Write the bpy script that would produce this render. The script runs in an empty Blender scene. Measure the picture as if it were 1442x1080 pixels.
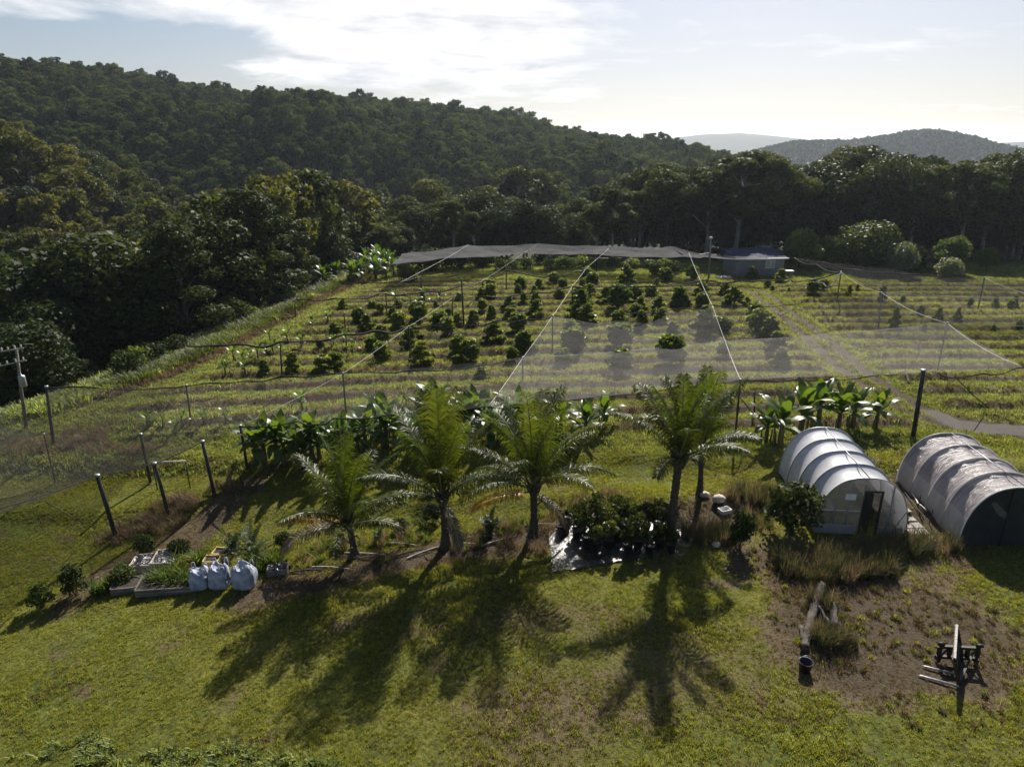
import bpy, math, random
import numpy as np
from mathutils import Vector, Matrix, Euler

R = math.radians
random.seed(11)
rng = np.random.default_rng(11)
S = bpy.context.scene
COL = S.collection
UP = Vector((0, 0, 1))

# ------------------------------------------------------------------ camera
CAM_H = 16.0
PITCH = R(19.5)
cam_data = bpy.data.cameras.new("camera")
cam_data.sensor_width = 36.0
cam_data.lens = 24.0
cam_data.clip_start = 0.1
cam_data.clip_end = 20000
cam = bpy.data.objects.new("camera", cam_data)
cam.location = (0, 0, CAM_H)
cam.rotation_euler = (R(90) - PITCH, 0, 0)
COL.objects.link(cam)
S.camera = cam

FPX = 1442 * 24.0 / 36.0
_c, _s = math.cos(PITCH), math.sin(PITCH)


def ray(px, py):
    a = (px - 721) / FPX
    b = (540 - py) / FPX
    return np.array((a, _c + b * _s, -_s + b * _c))


def onz(px, py, z):
    d = ray(px, py)
    t = (z - CAM_H) / d[2]
    return Vector((d[0] * t, d[1] * t, z))


# ------------------------------------------------------------------ noise
def _hash(i, j, seed):
    n = (i.astype(np.int64) * 374761393 + j.astype(np.int64) * 668265263 + seed * 974711) & 0x7FFFFFFF
    n = ((n ^ (n >> 13)) * 1274126177) & 0x7FFFFFFF
    return ((n ^ (n >> 16)) & 0xFFFF) / 65535.0


def vn(x, y, scale, seed=0):
    """value noise -1..1"""
    x = np.asarray(x, float) / scale
    y = np.asarray(y, float) / scale
    i = np.floor(x); j = np.floor(y)
    u = x - i; v = y - j
    u = u * u * (3 - 2 * u); v = v * v * (3 - 2 * v)
    a = _hash(i, j, seed); b = _hash(i + 1, j, seed); c = _hash(i, j + 1, seed); d = _hash(i + 1, j + 1, seed)
    return ((a * (1 - u) + b * u) * (1 - v) + (c * (1 - u) + d * u) * v) * 2 - 1


def sst(a, b, x):
    t = np.clip((np.asarray(x, float) - a) / (b - a), 0, 1)
    return t * t * (3 - 2 * t)


# ------------------------------------------------------------------ terrain
EDGE_Y = [-50, 20, 32, 36, 40, 45, 54, 64, 75, 88, 100, 130]
EDGE_X = [-60, -50, -42, -34, -28, -25.5, -23.5, -21.5, -20, -17.5, -15, -12]


def edge_x(y):
    return np.interp(y, EDGE_Y, EDGE_X)


def row_coord(x, y):
    return y - 0.085 * x + 0.5 * vn(x, y, 14, 3) + 0.0016 * (x - 10) ** 2 + 0.22 * vn(x, y, 3.5, 33)


ROW_P = 2.75
TRK_PX = [(1030, 392), (1068, 412), (1108, 440), (1152, 476), (1200, 516), (1243, 548), (1283, 574), (1335, 594), (1400, 604), (1500, 612)]
TRK = [onz(px, py, 0) for px, py in TRK_PX]


def poly_dist(x, y, pts):
    x = np.asarray(x, float); y = np.asarray(y, float)
    best = np.full(x.shape, 1e9)
    for a, b in zip(pts[:-1], pts[1:]):
        dx, dy = b[0] - a[0], b[1] - a[1]
        t = np.clip(((x - a[0]) * dx + (y - a[1]) * dy) / (dx * dx + dy * dy), 0, 1)
        best = np.minimum(best, np.hypot(x - a[0] - t * dx, y - a[1] - t * dy))
    return best


def row_zone(x, y):
    e = edge_x(y)
    z = sst(1.5, 4.5, x - e) * sst(35.5, 38, y + 0.05 * x) * (1 - sst(80, 86, y + 0.03 * x)) * (1 - sst(66, 74, x))
    return z * sst(1.6, 2.8, poly_dist(x, y, TRK))


RIDGE_X = [-900, -420, -300, -231, -174, -127, -72, -23, 26, 76, 112, 140, 200, 400]
RIDGE_Z = [60, 56, 50, 42, 38, 31, 29, 23, 14, 8, 1, -8, -14, -20]
SPUR_X = [-400, -220, -150, -111, -97, -83, -67, -47, -30]
SPUR_Z = [30, 22, 14, 8.5, 4, -3, -7.5, -11, -13]


def H(x, y):
    x = np.asarray(x, float); y = np.asarray(y, float)
    d = edge_x(y) - x
    z = -11.5 * sst(0, 34, d) - 0.02 * np.clip(d, 0, 400)
    z = z - 4.5 * sst(95, 128, y) * (1 - sst(0, 34, d))
    z = z - 8 * sst(75, 130, x) - 12 * sst(120, 500, x) * sst(0, 300, y)
    # gentle undulation of the paddock
    z = z + 0.22 * vn(x, y, 17, 5) + 0.07 * vn(x, y, 5, 6) + 0.03 * vn(x, y, 1.7, 7)
    z = z - 0.075 * np.clip(3 - x, 0, 32) * (1 - sst(26, 42, y))
    # low banks behind the palms
    z = z + 0.22 * sst(27.5, 28.6, y + 0.06 * x) * (1 - sst(28.6, 31, y + 0.06 * x)) + 0.25 * sst(32, 33, y + 0.05 * x) * (1 - sst(33, 35.5, y + 0.05 * x))
    # planting rows
    u = np.mod(row_coord(x, y), ROW_P) / ROW_P
    prof = sst(0.0, 0.16, u) * (1 - sst(0.3, 1.0, u))
    z = z + row_zone(x, y) * 0.34 * prof * (0.8 + 0.35 * vn(x, y, 6, 8))
    # hills
    yc = 165 + 0.06 * (x + 110)
    sc = np.interp(x, SPUR_X, SPUR_Z) + 13
    spur = -13 + sc * np.where(y < yc, sst(0, 1, np.clip((y - 62) / (yc - 62), 0, 1)) * 0.55 + 0.45 * np.clip((y - 62) / (yc - 62), 0, 1), 1 - 0.9 * sst(0, 65, y - yc))
    spur = spur + 3 * vn(x, y, 42, 21) * sst(60, 100, y) * sst(0, 30, d)
    z = np.where(d > 0, np.maximum(z, np.minimum(spur, z + 60)), z)
    rc = np.interp(x, RIDGE_X, RIDGE_Z)
    warp = 52 * vn(x, y * 0.5, 62, 9) + 20 * vn(x, y * 0.6, 27, 10)
    t = np.clip((y + warp * (1 - sst(280, 345, y)) - 195) / 150, 0, 1)
    far = -32 + (rc + 32) * (0.45 * t ** 0.8 + 0.55 * (1 - (1 - t) ** 1.7)) - sst(360, 900, y) * (rc + 22)
    far = far + 4.5 * vn(x, y, 40, 15) * sst(185, 230, y) * (1 - sst(300, 340, y))
    z = np.where(y > 150, np.maximum(z - 12 * sst(150, 230, y), far), z)
    # far country
    fy = sst(450, 800, y)
    g = lambda cx, cy, sx, sy: np.exp(-((x - cx) / sx) ** 2 - ((y - cy) / sy) ** 2)
    z = np.where(y > 450, np.maximum(z, -24 + 43 * g(578, 1000, 88, 130) + 31 * g(430, 1050, 110, 120) + 22 * g(720, 1080, 110, 150)
                 + 52 * g(900, 2600, 330, 300) + 44 * g(500, 2900, 600, 300) + 46 * g(1750, 2300, 260, 250)), z)
    z = z + sst(500, 900, y) * (3 * vn(x, y, 60, 30) + 6 * vn(x, y, 170, 31))
    return z


def h(x, y):
    return float(H(np.array([x]), np.array([y]))[0])


_T = np.concatenate([np.arange(12, 130, 0.2), np.arange(130, 700, 2.0)])


def gp(px, py):
    """ground point seen at a place in the photograph"""
    d = ray(px, py)
    X, Y, Z = d[0] * _T, d[1] * _T, CAM_H + d[2] * _T
    dz = Z - H(X, Y)
    k = int(np.argmax(dz < 0))
    if k == 0:
        k = len(_T) - 1
    a, b = dz[k - 1], dz[k]
    t = _T[k - 1] + (_T[k] - _T[k - 1]) * a / (a - b + 1e-9)
    return Vector((d[0] * t, d[1] * t, h(d[0] * t, d[1] * t)))


def above(base, px, py):
    """point over a base, at the base's distance, seen at px, py"""
    d = ray(px, py)
    t = base.y / d[1]
    return Vector((d[0] * t, base.y, CAM_H + d[2] * t))


def px_per_m(p):
    return FPX / (p.y * _c + (CAM_H - p.z) * _s)


# ------------------------------------------------------------------ mesh helpers
def np_mesh(name, V, F, mat=None, smooth=False):
    V = np.asarray(V, np.float32); F = np.asarray(F, np.int32)
    me = bpy.data.meshes.new(name)
    n, k = F.shape
    me.vertices.add(len(V)); me.vertices.foreach_set("co", V.ravel())
    me.loops.add(n * k); me.loops.foreach_set("vertex_index", F.ravel())
    me.polygons.add(n)
    me.polygons.foreach_set("loop_start", np.arange(0, n * k, k, dtype=np.int32))
    me.polygons.foreach_set("loop_total", np.full(n, k, np.int32))
    if smooth:
        me.polygons.foreach_set("use_smooth", np.ones(n, bool))
    me.update(calc_edges=True)
    if mat:
        me.materials.append(mat)
    return me


class MB:
    def __init__(self):
        self.v = []; self.f = []; self.m = []; self.sm = []

    def add(self, V, F, m=0, smooth=False):
        o = len(self.v)
        self.v += [tuple(p) for p in V]
        for q in F:
            self.f.append(tuple(i + o for i in q)); self.m.append(m); self.sm.append(smooth)

    def box(self, c, s, rot=None, m=0, taper=1.0):
        c = Vector(c); hx, hy, hz = s[0] / 2, s[1] / 2, s[2] / 2
        P = []
        for z in (-1, 1):
            k = taper if z > 0 else 1
            for x, y in ((-1, -1), (1, -1), (1, 1), (-1, 1)):
                p = Vector((x * hx * k, y * hy * k, z * hz))
                if rot is not None:
                    p = rot @ p
                P.append(c + p)
        self.add(P, [(3, 2, 1, 0), (4, 5, 6, 7), (0, 1, 5, 4), (1, 2, 6, 5), (2, 3, 7, 6), (3, 0, 4, 7)], m)

    def tube(self, pts, rad, n=8, m=0, smooth=True, cap=True):
        pts = [Vector(p) for p in pts]
        if not hasattr(rad, '__len__'):
            rad = [rad] * len(pts)
        V = []; F = []
        t0 = (pts[1] - pts[0]).normalized()
        a = t0.orthogonal().normalized()
        for i, p in enumerate(pts):
            t = (pts[min(i + 1, len(pts) - 1)] - pts[max(i - 1, 0)])
            t = t.normalized() if t.length > 1e-9 else t0
            a = (a - t * a.dot(t))
            a = a.normalized() if a.length > 1e-6 else t.orthogonal().normalized()
            b = t.cross(a)
            for k in range(n):
                an = 2 * math.pi * k / n
                V.append(p + (a * math.cos(an) + b * math.sin(an)) * rad[i])
        for i in range(len(pts) - 1):
            for k in range(n):
                F.append((i * n + k, i * n + (k + 1) % n, (i + 1) * n + (k + 1) % n, (i + 1) * n + k))
        if cap:
            F.append(tuple(range(n - 1, -1, -1)))
            F.append(tuple(range((len(pts) - 1) * n, len(pts) * n)))
        self.add(V, F, m, smooth)

    def bar(self, a, b, w, hgt=None, m=0, up=UP):
        a = Vector(a); b = Vector(b)
        d = (b - a); L = d.length; d.normalize()
        s = d.cross(up)
        s = s.normalized() if s.length > 1e-5 else Vector((1, 0, 0))
        u = s.cross(d)
        rot = Matrix((s, d, u)).transposed()
        self.box((a + b) / 2, (w, L, hgt or w), rot, m)

    def grid(self, P, m=0, smooth=True, closed=False):
        r = len(P); c = len(P[0])
        V = [p for row in P for p in row]
        F = []
        for i in range(r - 1):
            for j in range(c - 1 + (1 if closed else 0)):
                F.append((i * c + j, i * c + (j + 1) % c, (i + 1) * c + (j + 1) % c, (i + 1) * c + j))
        self.add(V, F, m, smooth)

    def lathe(self, c, prof, n=16, m=0, smooth=True):
        c = Vector(c)
        P = [[c + Vector((r * math.cos(2 * math.pi * k / n), r * math.sin(2 * math.pi * k / n), z)) for k in range(n)] for r, z in prof]
        self.grid(P, m, smooth, closed=True)

    def mesh(self, name, mats):
        me = bpy.data.meshes.new(name)
        me.from_pydata(self.v, [], self.f)
        for mt in (mats if isinstance(mats, (list, tuple)) else [mats]):
            me.materials.append(mt)
        me.polygons.foreach_set("material_index", self.m)
        me.polygons.foreach_set("use_smooth", self.sm)
        me.update()
        return me


def obj(name, me, parent=None, loc=None, rot=None, scale=None, label=None, cat=None, group=None, kind=None):
    o = bpy.data.objects.new(name, me)
    COL.objects.link(o)
    if parent is not None:
        o.parent = parent
    if loc is not None:
        o.location = loc
    if rot is not None:
        o.rotation_euler = rot
    if scale is not None:
        o.scale = (scale,) * 3 if not hasattr(scale, '__len__') else scale
    tag(o, label, cat, group, kind)
    return o


def tag(o, label=None, cat=None, group=None, kind=None):
    if label: o["label"] = label
    if cat: o["category"] = cat
    if group: o["group"] = group
    if kind: o["kind"] = kind


KIDS = {}


def thing(name, label, cat, loc=(0, 0, 0), rz=0, group=None):
    o = obj(name, None, None, loc, (0, 0, rz), None, label, cat, group)
    o.empty_display_size = 0.2
    return o


def kids(o):
    return [c for c in COL.objects if c.parent is o]


def copy_tree(root, kidlist, loc, rz, scale=1.0, label=None, group=None, cat=None):
    r = root.copy(); COL.objects.link(r)
    r.location = loc; r.rotation_euler = (0, 0, rz)
    r.scale = (scale,) * 3 if not hasattr(scale, '__len__') else scale
    tag(r, label, cat, group)
    for ch in kidlist:
        c = ch.copy(); COL.objects.link(c); c.parent = r
    return r


ORD = ["zeroth", "first", "second", "third", "fourth", "fifth", "sixth", "seventh", "eighth", "ninth", "tenth", "eleventh", "twelfth", "thirteenth",
       "fourteenth", "fifteenth", "sixteenth", "seventeenth", "eighteenth", "nineteenth", "twentieth"]


def ordn(i, n):
    """i from 0: place from the left, counted from the nearer end"""
    if n == 1:
        return "only one"
    if i == 0:
        return "leftmost"
    if i == n - 1:
        return "rightmost"
    if i < (n + 1) // 2:
        return ORD[i + 1] + " from the left"
    return ORD[n - i] + " from the right"
ORD += ["twenty-first", "twenty-second", "twenty-third", "twenty-fourth", "twenty-fifth", "twenty-sixth"]
# ------------------------------------------------------------------ materials
def new_mat(name):
    m = bpy.data.materials.new(name); m.use_nodes = True
    nt = m.node_tree
    for n in list(nt.nodes):
        nt.nodes.remove(n)
    out = nt.nodes.new("ShaderNodeOutputMaterial")
    return m, nt, out


def N(nt, t, **kw):
    n = nt.nodes.new(t)
    for k, v in kw.items():
        if k.startswith("i_"):
            key = k[2:]
            key = int(key) if key.isdigit() else key.replace("_", " ")
            n.inputs[key].default_value = v
        else:
            setattr(n, k, v)
    return n


def C(r, g, b):
    return (r, g, b, 1.0)


def ramp(nt, fac, stops):
    n = nt.nodes.new("ShaderNodeValToRGB")
    el = n.color_ramp.elements
    while len(el) < len(stops):
        el.new(0.5)
    for e, (p, c) in zip(el, stops):
        e.position = p
        e.color = c if len(c) == 4 else (*c, 1)
    nt.links.new(fac, n.inputs[0])
    return n.outputs[0]


def mixc(nt, fac, a, b, mode='MIX'):
    n = nt.nodes.new("ShaderNodeMix"); n.data_type = 'RGBA'; n.blend_type = mode
    for sock, val in ((0, fac), (6, a), (7, b)):
        if hasattr(val, 'node'):
            nt.links.new(val, n.inputs[sock])
        else:
            n.inputs[sock].default_value = val
    return n.outputs[2]


def math_n(nt, op, a, b=None, c=None, clamp=False):
    n = nt.nodes.new("ShaderNodeMath"); n.operation = op; n.use_clamp = clamp
    for i, v in enumerate((a, b, c)):
        if v is None:
            continue
        if hasattr(v, 'node'):
            nt.links.new(v, n.inputs[i])
        else:
            n.inputs[i].default_value = v
    return n.outputs[0]


def noise(nt, scale, detail=4, rough=0.6, vec=None, dist=0.0):
    n = N(nt, "ShaderNodeTexNoise"); n.inputs["Scale"].default_value = scale
    n.inputs["Detail"].default_value = detail; n.inputs["Roughness"].default_value = rough
    n.inputs["Distortion"].default_value = dist
    if vec is None:
        tc = N(nt, "ShaderNodeTexCoord"); vec = tc.outputs["Object"]
    nt.links.new(vec, n.inputs["Vector"])
    return n.outputs["Fac"]


def bump(nt, height, strength=0.5, dist=0.02):
    b = N(nt, "ShaderNodeBump"); b.inputs["Strength"].default_value = strength; b.inputs["Distance"].default_value = dist
    nt.links.new(height, b.inputs["Height"])
    return b.outputs["Normal"]


def surf(name, c1, c2, scale=6, rough=0.8, metal=0.0, bmp=0.3, bdist=0.01, spec=0.4, stretch=None, lo=0.35, hi=0.65):
    m, nt, out = new_mat(name)
    vec = None
    tc = N(nt, "ShaderNodeTexCoord"); vec = tc.outputs["Object"]
    if stretch:
        mp = N(nt, "ShaderNodeMapping"); mp.inputs["Scale"].default_value = stretch
        nt.links.new(vec, mp.inputs["Vector"]); vec = mp.outputs[0]
    f = noise(nt, scale, 5, 0.65, vec)
    col = ramp(nt, f, [(lo, c1), (hi, c2)])
    p = N(nt, "ShaderNodeBsdfPrincipled")
    nt.links.new(col, p.inputs["Base Color"])
    p.inputs["Roughness"].default_value = rough; p.inputs["Metallic"].default_value = metal
    p.inputs["Specular IOR Level"].default_value = spec
    if bmp:
        nt.links.new(bump(nt, f, bmp, bdist), p.inputs["Normal"])
    nt.links.new(p.outputs[0], out.inputs[0])
    return m


def leafm(name, c1, c2, trans=None, tmix=0.35, rough=0.45, spec=0.4, var=0.35, hue=0.02):
    """leaf: glossy diffuse face plus light coming through; colour varies by leaf and by plant"""
    m, nt, out = new_mat(name)
    g = N(nt, "ShaderNodeNewGeometry"); oi = N(nt, "ShaderNodeObjectInfo")
    col = ramp(nt, g.outputs["Random Per Island"], [(0.0, c1), (1.0, c2)])
    hs = N(nt, "ShaderNodeHueSaturation")
    nt.links.new(math_n(nt, 'MULTIPLY_ADD', oi.outputs["Random"], var * 2, 1 - var), hs.inputs["Value"])
    nt.links.new(math_n(nt, 'MULTIPLY_ADD', oi.outputs["Random"], -hue * 2, 0.5 + hue), hs.inputs["Hue"])
    nt.links.new(col, hs.inputs["Color"])
    p = N(nt, "ShaderNodeBsdfPrincipled")
    nt.links.new(hs.outputs[0], p.inputs["Base Color"])
    p.inputs["Roughness"].default_value = rough; p.inputs["Specular IOR Level"].default_value = spec
    t = N(nt, "ShaderNodeBsdfTranslucent")
    tc = mixc(nt, 1.0, hs.outputs[0], trans or (1.7, 1.6, 0.6, 1), 'MULTIPLY')
    nt.links.new(tc, t.inputs[0])
    mx = N(nt, "ShaderNodeMixShader"); mx.inputs[0].default_value = tmix
    nt.links.new(p.outputs[0], mx.inputs[1]); nt.links.new(t.outputs[0], mx.inputs[2])
    nt.links.new(mx.outputs[0], out.inputs[0])
    return m


M = {}
M['bark'] = surf('bark', (0.05, 0.04, 0.03), (0.16, 0.13, 0.10), 5, 0.9, bmp=0.6, bdist=0.05, stretch=(1, 1, 0.3))
M['pale_bark'] = surf('pale_bark', (0.14, 0.12, 0.10), (0.36, 0.32, 0.28), 2, 0.85, bmp=0.4, bdist=0.03, stretch=(1, 1, 0.3))
M['palm_bark'] = surf('palm_bark', (0.025, 0.02, 0.016), (0.11, 0.085, 0.06), 7, 0.95, bmp=0.9, bdist=0.05, stretch=(1, 1, 2.2))
M['euc'] = leafm('eucalypt_leaf', (0.028, 0.04, 0.01), (0.075, 0.095, 0.024), tmix=0.34, rough=0.65, spec=0.12, var=0.35)
M['euc_spur'] = leafm('spur_leaf', (0.034, 0.046, 0.011), (0.088, 0.1, 0.025), tmix=0.36, rough=0.65, spec=0.12, var=0.45, hue=0.035)
M['euc_far'] = leafm('forest_leaf', (0.024, 0.04, 0.011), (0.075, 0.098, 0.028), trans=(1.4, 1.55, 0.7, 1), tmix=0.34, rough=0.7, spec=0.1, var=0.55, hue=0.04)
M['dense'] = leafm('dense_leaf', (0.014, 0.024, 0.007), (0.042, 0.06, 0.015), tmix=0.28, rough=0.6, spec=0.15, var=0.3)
M['bright'] = leafm('bright_leaf', (0.06, 0.09, 0.018), (0.13, 0.17, 0.035), tmix=0.4, rough=0.6, spec=0.15, var=0.2)
M['grey'] = leafm('grey_leaf', (0.09, 0.11, 0.06), (0.2, 0.22, 0.14), tmix=0.25, rough=0.5, var=0.2)
M['mid'] = leafm('mid_green_leaf', (0.035, 0.055, 0.012), (0.095, 0.12, 0.026), tmix=0.36, rough=0.55, spec=0.2, var=0.2)
M['citrus'] = leafm('orchard_leaf', (0.065, 0.095, 0.015), (0.16, 0.2, 0.034), tmix=0.48, rough=0.5, spec=0.3, var=0.22)
M['palm'] = leafm('palm_leaf', (0.026, 0.042, 0.008), (0.052, 0.072, 0.014), trans=(2.4, 2.1, 0.4, 1), tmix=0.46, rough=0.44, spec=0.35, var=0.12)
M['palm_yellow'] = leafm('palm_leaf_yellow', (0.3, 0.2, 0.02), (0.42, 0.27, 0.03), trans=(1.4, 1.0, 0.3, 1), tmix=0.4, rough=0.4, var=0.1)
M['palm_dry'] = leafm('palm_leaf_dry', (0.09, 0.06, 0.035), (0.2, 0.15, 0.09), trans=(1, 0.9, 0.7, 1), tmix=0.2, rough=0.5, var=0.1)
M['rachis'] = surf('frond_stalk', (0.16, 0.17, 0.05), (0.3, 0.27, 0.11), 4, 0.4, bmp=0.1, spec=0.6)
M['banana'] = leafm('banana_leaf', (0.045, 0.085, 0.016), (0.085, 0.13, 0.028), trans=(1.9, 1.8, 0.45, 1), tmix=0.42, rough=0.38, spec=0.4, var=0.2)
M['banana_stem'] = surf('banana_stem', (0.05, 0.05, 0.02), (0.15, 0.13, 0.06), 4, 0.6, bmp=0.3, stretch=(1, 1, 0.2))
M['fern'] = leafm('feather_leaf', (0.03, 0.06, 0.02), (0.07, 0.11, 0.04), tmix=0.35, rough=0.4, var=0.2)
M['weed'] = leafm('weed_blade', (0.05, 0.058, 0.02), (0.115, 0.115, 0.05), trans=(1.3, 1.25, 0.8, 1), tmix=0.35, rough=0.5, var=0.3)
M['weed_dry'] = leafm('dry_stalk', (0.11, 0.08, 0.05), (0.25, 0.19, 0.12), trans=(1.3, 1.15, 0.8, 1), tmix=0.35, rough=0.6, var=0.3)
M['weed_green'] = leafm('weed_green', (0.06, 0.1, 0.02), (0.13, 0.17, 0.04), tmix=0.45, rough=0.45, var=0.3)
M['blade'] = leafm('grass_blade', (0.13, 0.158, 0.03), (0.25, 0.258, 0.06), trans=(1.75, 1.65, 0.55, 1), tmix=0.45, rough=0.5, spec=0.25, var=0.35, hue=0.02)
M['blade_far'] = leafm('orchard_grass_blade', (0.14, 0.185, 0.055), (0.265, 0.3, 0.11), trans=(1.7, 1.6, 0.65, 1), tmix=0.45, rough=0.5, spec=0.3, var=0.35, hue=0.02)
M['blade_dry'] = leafm('dry_grass_blade', (0.11, 0.085, 0.04), (0.2, 0.155, 0.075), trans=(1.3, 1.2, 0.7, 1), tmix=0.35, rough=0.6, var=0.3)
M['post'] = surf('post_timber', (0.018, 0.016, 0.015), (0.06, 0.052, 0.045), 5, 0.85, bmp=0.4, stretch=(1, 1, 0.15))
M['post_grey'] = surf('post_grey', (0.1, 0.09, 0.08), (0.26, 0.24, 0.22), 5, 0.8, bmp=0.4, stretch=(1, 1, 0.15))
M['cable'] = surf('cable_white', (0.55, 0.54, 0.5), (0.75, 0.74, 0.7), 8, 0.5, bmp=0)
M['roll'] = surf('rolled_net_black', (0.006, 0.006, 0.007), (0.022, 0.022, 0.024), 9, 0.9, bmp=0.6, bdist=0.02)
M['black'] = surf('black_plastic', (0.008, 0.008, 0.009), (0.02, 0.02, 0.022), 9, 0.45, bmp=0.1)
M['steel_black'] = surf('black_painted_steel', (0.008, 0.008, 0.009), (0.03, 0.026, 0.024), 14, 0.5, metal=0.2, bmp=0.15)
M['steel_worn'] = surf('worn_steel', (0.3, 0.27, 0.25), (0.55, 0.52, 0.5), 12, 0.45, metal=0.5, bmp=0.2)
M['galv'] = surf('galvanised_steel', (0.25, 0.26, 0.27), (0.42, 0.43, 0.44), 18, 0.45, metal=0.6, bmp=0.1)
M['wall'] = surf('shed_cladding', (0.14, 0.145, 0.155), (0.22, 0.225, 0.235), 3, 0.6, bmp=0.1)
M['roof'] = surf('blue_roof', (0.028, 0.036, 0.065), (0.05, 0.062, 0.105), 2, 0.85, bmp=0.1, spec=0.1)
M['glass'] = surf('window_glass', (0.3, 0.33, 0.36), (0.42, 0.45, 0.48), 1.5, 0.1, bmp=0, spec=0.8)
M['white'] = surf('white_paint', (0.6, 0.6, 0.58), (0.78, 0.78, 0.76), 5, 0.5, bmp=0.05)
M['log'] = surf('weathered_log', (0.02, 0.016, 0.013), (0.12, 0.1, 0.085), 3.5, 0.9, bmp=0.8, bdist=0.04, stretch=(1, 1, 0.25))
M['log_end'] = surf('rotten_wood', (0.03, 0.02, 0.015), (0.12, 0.08, 0.05), 6, 0.95, bmp=0.6)
M['bag'] = surf('woven_bag', (0.18, 0.2, 0.27), (0.42, 0.45, 0.53), 3, 0.6, bmp=0.9, bdist=0.08)
M['crate_o'] = surf('orange_crate', (0.48, 0.22, 0.04), (0.68, 0.38, 0.08), 5, 0.5, bmp=0.1)
M['crate_y'] = surf('yellow_crate', (0.58, 0.45, 0.18), (0.75, 0.6, 0.3), 5, 0.5, bmp=0.1)
M['crate_t'] = surf('tan_crate', (0.4, 0.33, 0.25), (0.62, 0.53, 0.42), 5, 0.6, bmp=0.2)
M['timber'] = surf('grey_timber', (0.09, 0.08, 0.07), (0.26, 0.23, 0.19), 5, 0.85, bmp=0.5, stretch=(0.2, 1, 1))
M['paver'] = surf('paver', (0.2, 0.18, 0.165), (0.34, 0.31, 0.29), 5, 0.9, bmp=0.4)
M['hose'] = surf('pale_pipe', (0.4, 0.36, 0.3), (0.6, 0.55, 0.47), 5, 0.5, bmp=0)
M['soilpot'] = surf('potting_soil', (0.015, 0.012, 0.01), (0.05, 0.04, 0.03), 12, 0.95, bmp=0.5)


def mat_net(name, col, fac, rough=0.6):
    m, nt, out = new_mat(name)
    tr = N(nt, "ShaderNodeBsdfTransparent")
    d = N(nt, "ShaderNodeBsdfDiffuse"); d.inputs[0].default_value = col
    t = N(nt, "ShaderNodeBsdfTranslucent"); t.inputs[0].default_value = col
    a = N(nt, "ShaderNodeMixShader"); a.inputs[0].default_value = 0.5
    nt.links.new(d.outputs[0], a.inputs[1]); nt.links.new(t.outputs[0], a.inputs[2])
    mx = N(nt, "ShaderNodeMixShader")
    f1 = noise(nt, 0.35, 3, 0.6)
    f2 = noise(nt, 2.5, 4, 0.6)
    fs = math_n(nt, 'ADD', math_n(nt, 'MULTIPLY', f1, fac * 1.5), math_n(nt, 'MULTIPLY', f2, fac * 0.5))
    fs = math_n(nt, 'ADD', fs, fac * 0.02, clamp=True)
    nt.links.new(fs, mx.inputs[0])
    nt.links.new(tr.outputs[0], mx.inputs[1]); nt.links.new(a.outputs[0], mx.inputs[2])
    nt.links.new(mx.outputs[0], out.inputs[0])
    return m


M['net'] = mat_net('bird_net_white', C(0.6, 0.58, 0.58), 0.16)
M['net_thin'] = mat_net('bird_net_thin', C(0.4, 0.39, 0.4), 0.06)
M['net_thick'] = mat_net('bird_net_thick', C(0.2, 0.2, 0.205), 0.75)
M['net_seam'] = surf('net_seam', (0.25, 0.245, 0.24), (0.4, 0.39, 0.39), 3, 0.7, bmp=0.2)
M['net_dark'] = mat_net('bird_net_dark', C(0.05, 0.05, 0.053), 0.42)


def mat_film(name, c1, c2, tfac, transp, rough, bm, bdist, stretch):
    m, nt, out = new_mat(name)
    tc = N(nt, "ShaderNodeTexCoord")
    mp = N(nt, "ShaderNodeMapping"); mp.inputs["Scale"].default_value = stretch
    nt.links.new(tc.outputs["Object"], mp.inputs["Vector"])
    f = noise(nt, 3.0, 5, 0.6, mp.outputs[0], 0.6)
    f2 = noise(nt, 0.9, 3, 0.6)
    col = ramp(nt, math_n(nt, 'ADD', math_n(nt, 'MULTIPLY', f, 0.5), math_n(nt, 'MULTIPLY', f2, 0.5)), [(0.35, c1), (0.62, c2)])
    p = N(nt, "ShaderNodeBsdfPrincipled")
    nt.links.new(col, p.inputs["Base Color"])
    p.inputs["Roughness"].default_value = rough; p.inputs["Specular IOR Level"].default_value = 0.6
    nt.links.new(bump(nt, f, bm, bdist), p.inputs["Normal"])
    t = N(nt, "ShaderNodeBsdfTranslucent"); nt.links.new(col, t.inputs[0])
    a = N(nt, "ShaderNodeMixShader"); a.inputs[0].default_value = tfac
    nt.links.new(p.outputs[0], a.inputs[1]); nt.links.new(t.outputs[0], a.inputs[2])
    tr = N(nt, "ShaderNodeBsdfTransparent")
    b = N(nt, "ShaderNodeMixShader"); b.inputs[0].default_value = transp
    nt.links.new(a.outputs[0], b.inputs[1]); nt.links.new(tr.outputs[0], b.inputs[2])
    nt.links.new(b.outputs[0], out.inputs[0])
    return m


M['film_white'] = mat_film('milky_plastic_film', (0.42, 0.42, 0.45), (0.6, 0.6, 0.63), 0.25, 0.03, 0.5, 0.2, 0.02, (1, 1, 1))
M['film_clear'] = mat_film('clear_plastic_film', (0.3, 0.3, 0.3), (0.5, 0.5, 0.49), 0.5, 0.58, 0.25, 0.3, 0.03, (1, 1, 0.6))
M['film_brown'] = mat_film('brown_plastic_film', (0.15, 0.12, 0.125), (0.4, 0.36, 0.36), 0.14, 0.0, 0.3, 1.0, 0.09, (0.22, 4.5, 0.22))
M['film_skirt'] = mat_film('pale_plastic_skirt', (0.42, 0.41, 0.41), (0.6, 0.58, 0.58), 0.3, 0.25, 0.4, 0.5, 0.05, (1, 1, 0.4))
M['shade_cloth'] = surf('black_shade_cloth', (0.012, 0.013, 0.014), (0.028, 0.03, 0.032), 2.0, 0.85, bmp=0.2)


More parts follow.
